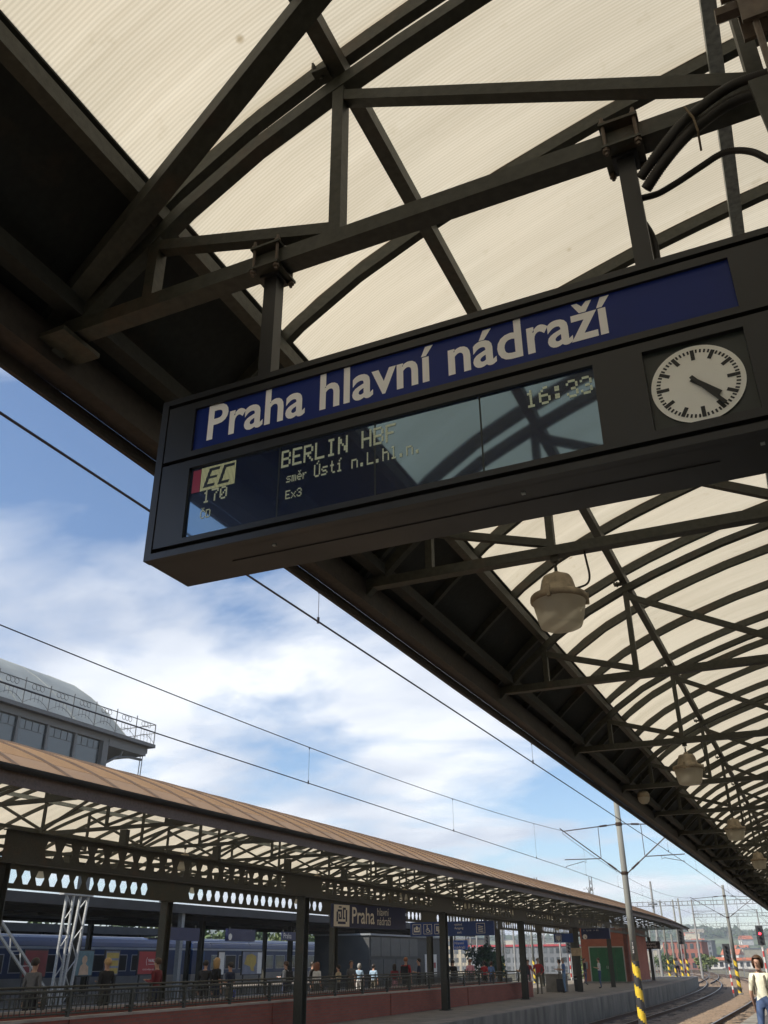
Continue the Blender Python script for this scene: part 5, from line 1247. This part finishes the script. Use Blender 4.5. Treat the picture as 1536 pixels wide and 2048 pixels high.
def hair_mesh(kind):
    b = MB(); n = 18; m_ = 10; c = Vector((0,-.004,1.672))
    low = {'short':-.28,'bob':-.98,'long':-1.0}[kind]
    def pt(th, ph):
        x = math.sin(th)*math.cos(ph); y = math.sin(th)*math.sin(ph); z = math.cos(th)
        return x, y, z
    rows = []
    for i in range(m_+1):
        row = []
        for j in range(n):
            ph = 2*math.pi*j/n; fr = math.sin(ph)    # -1 = face side
            mx_ = math.pi*(.34 if fr < -.55 else (.56 if fr < .1 else .70)) if kind == 'short' else math.pi*(.33 if fr < -.5 else .72)
            th = mx_*i/m_; x, y, z = pt(th, ph)
            r = Vector((.098,.118,.112)); 
            if kind != 'short': r = Vector((.112,.128,.118))
            p = c+Vector((x*r.x,y*r.y+.006,z*r.z))
            if kind != 'short' and i > 6 and fr > -.5: p.z -= (.05 if kind == 'bob' else .14)*(i-6)/4; p.x *= 1.06
            row.append(p)
        rows.append(row)
    for i in range(m_+1): b.v += [tuple(p) for p in rows[i]]
    for i in range(m_):
        for j in range(n): b.f.append((i*n+j,i*n+(j+1)%n,(i+1)*n+(j+1)%n,(i+1)*n+j)); b.m.append(0)
    return b
HM = {k: hair_mesh(k).mesh('hair', [HAIRS['dark']], True) for k in ('short','bob','long')}
nosem = MB(); nosem.add([(0,-.105,1.668),(-.014,-.098,1.628),(.014,-.098,1.628),(0,-.128,1.632),(0,-.1,1.62)], [(0,1,3),(0,3,2),(1,4,3),(3,4,2),(0,2,4,1)]); nosem = nosem.mesh('nose', [SKIN])
eyem = MB(); 
for s in (-1,1): eyem.box(s*.032-.013,s*.032+.013,-.107,-.098,1.658,1.668)
eyem.box(-.024,.024,-.103,-.092,1.594,1.602); eyem = eyem.mesh('face_features', [HAIRS['brown']])
earm = MB()
for s in (-1,1): earm.box(min(s*.072,s*.088),max(s*.072,s*.088),-.02,.015,1.63,1.685)
earm = earm.mesh('ears', [SKIN])
bpm = MB(); bpm.box(-.15,.15,.10,.24,1.02,1.42); bpm.box(-.12,.12,.24,.29,1.06,1.26); bpm = bpm.mesh('backpack', [CL['black']])
strm = MB()
for s in (-1,1):
    strm.tube([(s*.10,.13,1.42),(s*.105,.05,1.475),(s*.105,-.085,1.40),(s*.12,-.125,1.25),(s*.15,-.06,1.10)], .022, 6)
strm = strm.mesh('straps', [CL['black']])
def person(label, x, y, face, h, pose, shirt, legs, hair='dark', hk='short', fe=0, shin=None, fore=None, shoe='shoe', skin=None, pack=None, z=0.0, hold=None):
    """face: heading in degrees; 0 looks towards -Y (the camera side), 90 towards +X (the tracks)"""
    t = thing('person', label, 'person', (x, y, z), R_(face)); k = h/1.75; t.scale = (k*(1.0 if not fe else .95), k, k)
    sk = skin or SKIN
    o = link('body', TEMPL[(pose,fe)], t)
    ms = [sk, CL[shirt], CL[legs], CL[shin] if shin else CL[legs], CL[shoe], CL[fore] if fore else sk]
    if shin == 'bare': pass
    for i, m in enumerate(ms): o.material_slots[i].link = 'OBJECT'; o.material_slots[i].material = m
    def kid(nm, me, m):
        q = link(nm, me, t); q.material_slots[0].link = 'OBJECT'; q.material_slots[0].material = m; return q
    kid('hair', HM[hk], HAIRS[hair]); kid('nose', nosem, sk); kid('face_features', eyem, HAIRS['brown']); kid('ears', earm, sk)
    if pack: kid('backpack', bpm, CL[pack]); kid('straps', strm, CL[pack])
    return t
CL['bare'] = SKIN
person('smiling dark haired woman in cream shirt and jeans walking towards the camera', -1.36, 20.4, -12, 1.72, 'walk', 'cream', 'jeans', 'brown', 'bob', 1, fore='bare', pack='khaki')
person('person in dark grey jacket seen from behind at the far left behind the railing', -17.5, 18.1, 185, 1.77, 'stand', 'grey', 'black', 'dark', fore='grey')
person('blond person in black jacket behind the railing beside the yellow poster', -17.8, 21.05, 255, 1.77, 'phone', 'black', 'black', 'blond', fore='black')
person('person in dark red jacket looking at a phone in front of the red poster', -17.8, 23.2, 275, 1.77, 'phone', 'maroon', 'navy', 'brown', fore='maroon')
person('dark clothed person half hidden by a column beside the blond woman', -18.7, 26.9, 190, 1.71, 'stand', 'black', 'black', 'dark', fore='black')
person('long haired blond woman in black behind the second column', -18.5, 27.25, 160, 1.77, 'stand', 'black', 'navy', 'blond', 'long', 1)
person('man in dark t-shirt looking down beside a blue water bottle', -18.0, 27.3, 265, 1.65, 'phone', 'navy', 'khaki', 'dark')
person('person in light grey hooded top with a black backpack', -19.0, 32.6, 270, 1.66, 'phone', 'lgrey', 'navy', 'brown', fore='lgrey', pack='black')
person('woman in white t-shirt with brown ponytail behind the railing', -17.6, 32.5, 160, 1.62, 'stand', 'white', 'grey', 'auburn', 'long', 1)
person('person in black partly hidden between the white t-shirt woman and beige shirt', -19.6, 35.8, 90, 1.64, 'stand', 'black', 'black', 'dark', fore='black')
person('child in beige shirt looking down behind the railing', -18.2, 35.4, 270, 1.52, 'phone', 'beige', 'black', 'dark', 'short', 1)
person('bearded man in dark patterned shirt facing the tracks', -18.2, 36.55, 60, 1.67, 'cross', 'grey', 'khaki', 'brown')
person('person in light blue top and white trousers standing in a patch of sun', -19.9, 40.8, 200, 1.55, 'stand', 'lblue', 'white', 'grey', 'bob', 1)
person('person in pale blue shirt seen from behind right of the sunny patch', -19.6, 41.7, 180, 1.52, 'stand', 'lblue', 'khaki', 'dark')
person('woman in red with a pink bag behind the railing', -18.2, 40.95, 220, 1.52, 'stand', 'maroon', 'pink', 'dark', 'long', 1)
person('tall person in red top with black and yellow backpack', -17.4, 40.4, 180, 1.79, 'stand', 'red', 'black', 'auburn', pack='black')
person('man in dark shirt leaning left of the white banners', -17.6, 42.4, 290, 1.74, 'cross', 'navy', 'black', 'dark')
person('person in black silhouetted in front of the round yard tree', -17.8, 47.4, 180, 1.68, 'stand', 'black', 'navy', 'dark', fore='black')
person('person in pale pink shirt by the end of the railing', -18.0, 50.6, 180, 1.70, 'stand', 'pink', 'grey', 'auburn')
person('person in orange red top with dark hair at the sunny gap', -17.5, 51.5, 170, 1.62, 'stand', 'red', 'black', 'dark', 'bob', 1)
person('person in blue top standing before the first striped post', -18.7, 56.3, 180, 1.58, 'stand', 'blue', 'navy', 'brown', 'bob', 1)
person('man in black t-shirt and grey shorts standing in front of the brick parapet', -13.95, 46.9, 255, 1.76, 'phone', 'black', 'grey', 'dark', shin='bare', pack='black')
person('man in red jacket and dark trousers facing the camera at the stairwell end', -14.95, 53.2, 10, 1.74, 'hips', 'red', 'khaki', 'grey', fore='red')
person('person in red behind the red jacketed man', -16.2, 55.5, 30, 1.66, 'stand', 'red', 'pink', 'dark')
person('woman in white shirt and black shorts standing behind the man in jeans', -15.6, 60.3, 290, 1.66, 'phone', 'white', 'black', 'dark', 'bob', 1, shin='bare')
person('balding man in blue shirt and pale jeans holding a phone', -14.1, 55.4, 270, 1.74, 'phone', 'blue', 'ljeans', 'grey')
person('person in black jacket and jeans near the green doors', -17.0, 73.2, 90, 1.72, 'stand', 'black', 'jeans', 'dark', fore='black')
person('man in white t-shirt and dark jeans in front of the green doors', -14.05, 64.5, 270, 1.74, 'phone', 'white', 'jeans', 'brown')
person('person in white shirt and dark shorts walking at the far end of the platform', -14.7, 104.5, 0, 1.75, 'walk', 'white', 'navy', 'brown', shin='bare', z=0.0)
bt = MB(); bt.lathe([(.0005,0),(.035,.0),(.036,.16),(.028,.19),(.014,.20),(.014,.225),(.0005,.226)], 12); tag(bt.obj('water_bottle', mat('bottle_blue', (.03,.08,.55), .2, 0, .1), None, (-16.95,26.0,.71), smooth=True), 'bright blue water bottle standing on the rear brick parapet', 'bottle')

# ================================================================ HAZE: a closed box of slightly hazy air round camera and scene
hzb = MB().box(-2450,950,-450,1950,-8.0,82)
hm_ = bpy.data.materials.new('hazy_air'); hm_.use_nodes = True; t_ = hm_.node_tree; t_.nodes.clear()
ov = t_.nodes.new('ShaderNodeOutputMaterial'); pv = t_.nodes.new('ShaderNodeVolumePrincipled'); pv.inputs['Color'].default_value = (.86,.91,1,1); pv.inputs['Density'].default_value = .00034; pv.inputs['Anisotropy'].default_value = .3
t_.links.new(pv.outputs[0], ov.inputs['Volume'])
tag(hzb.obj('haze', hm_), 'thin bluish haze filling the air over the yard', kind='stuff')
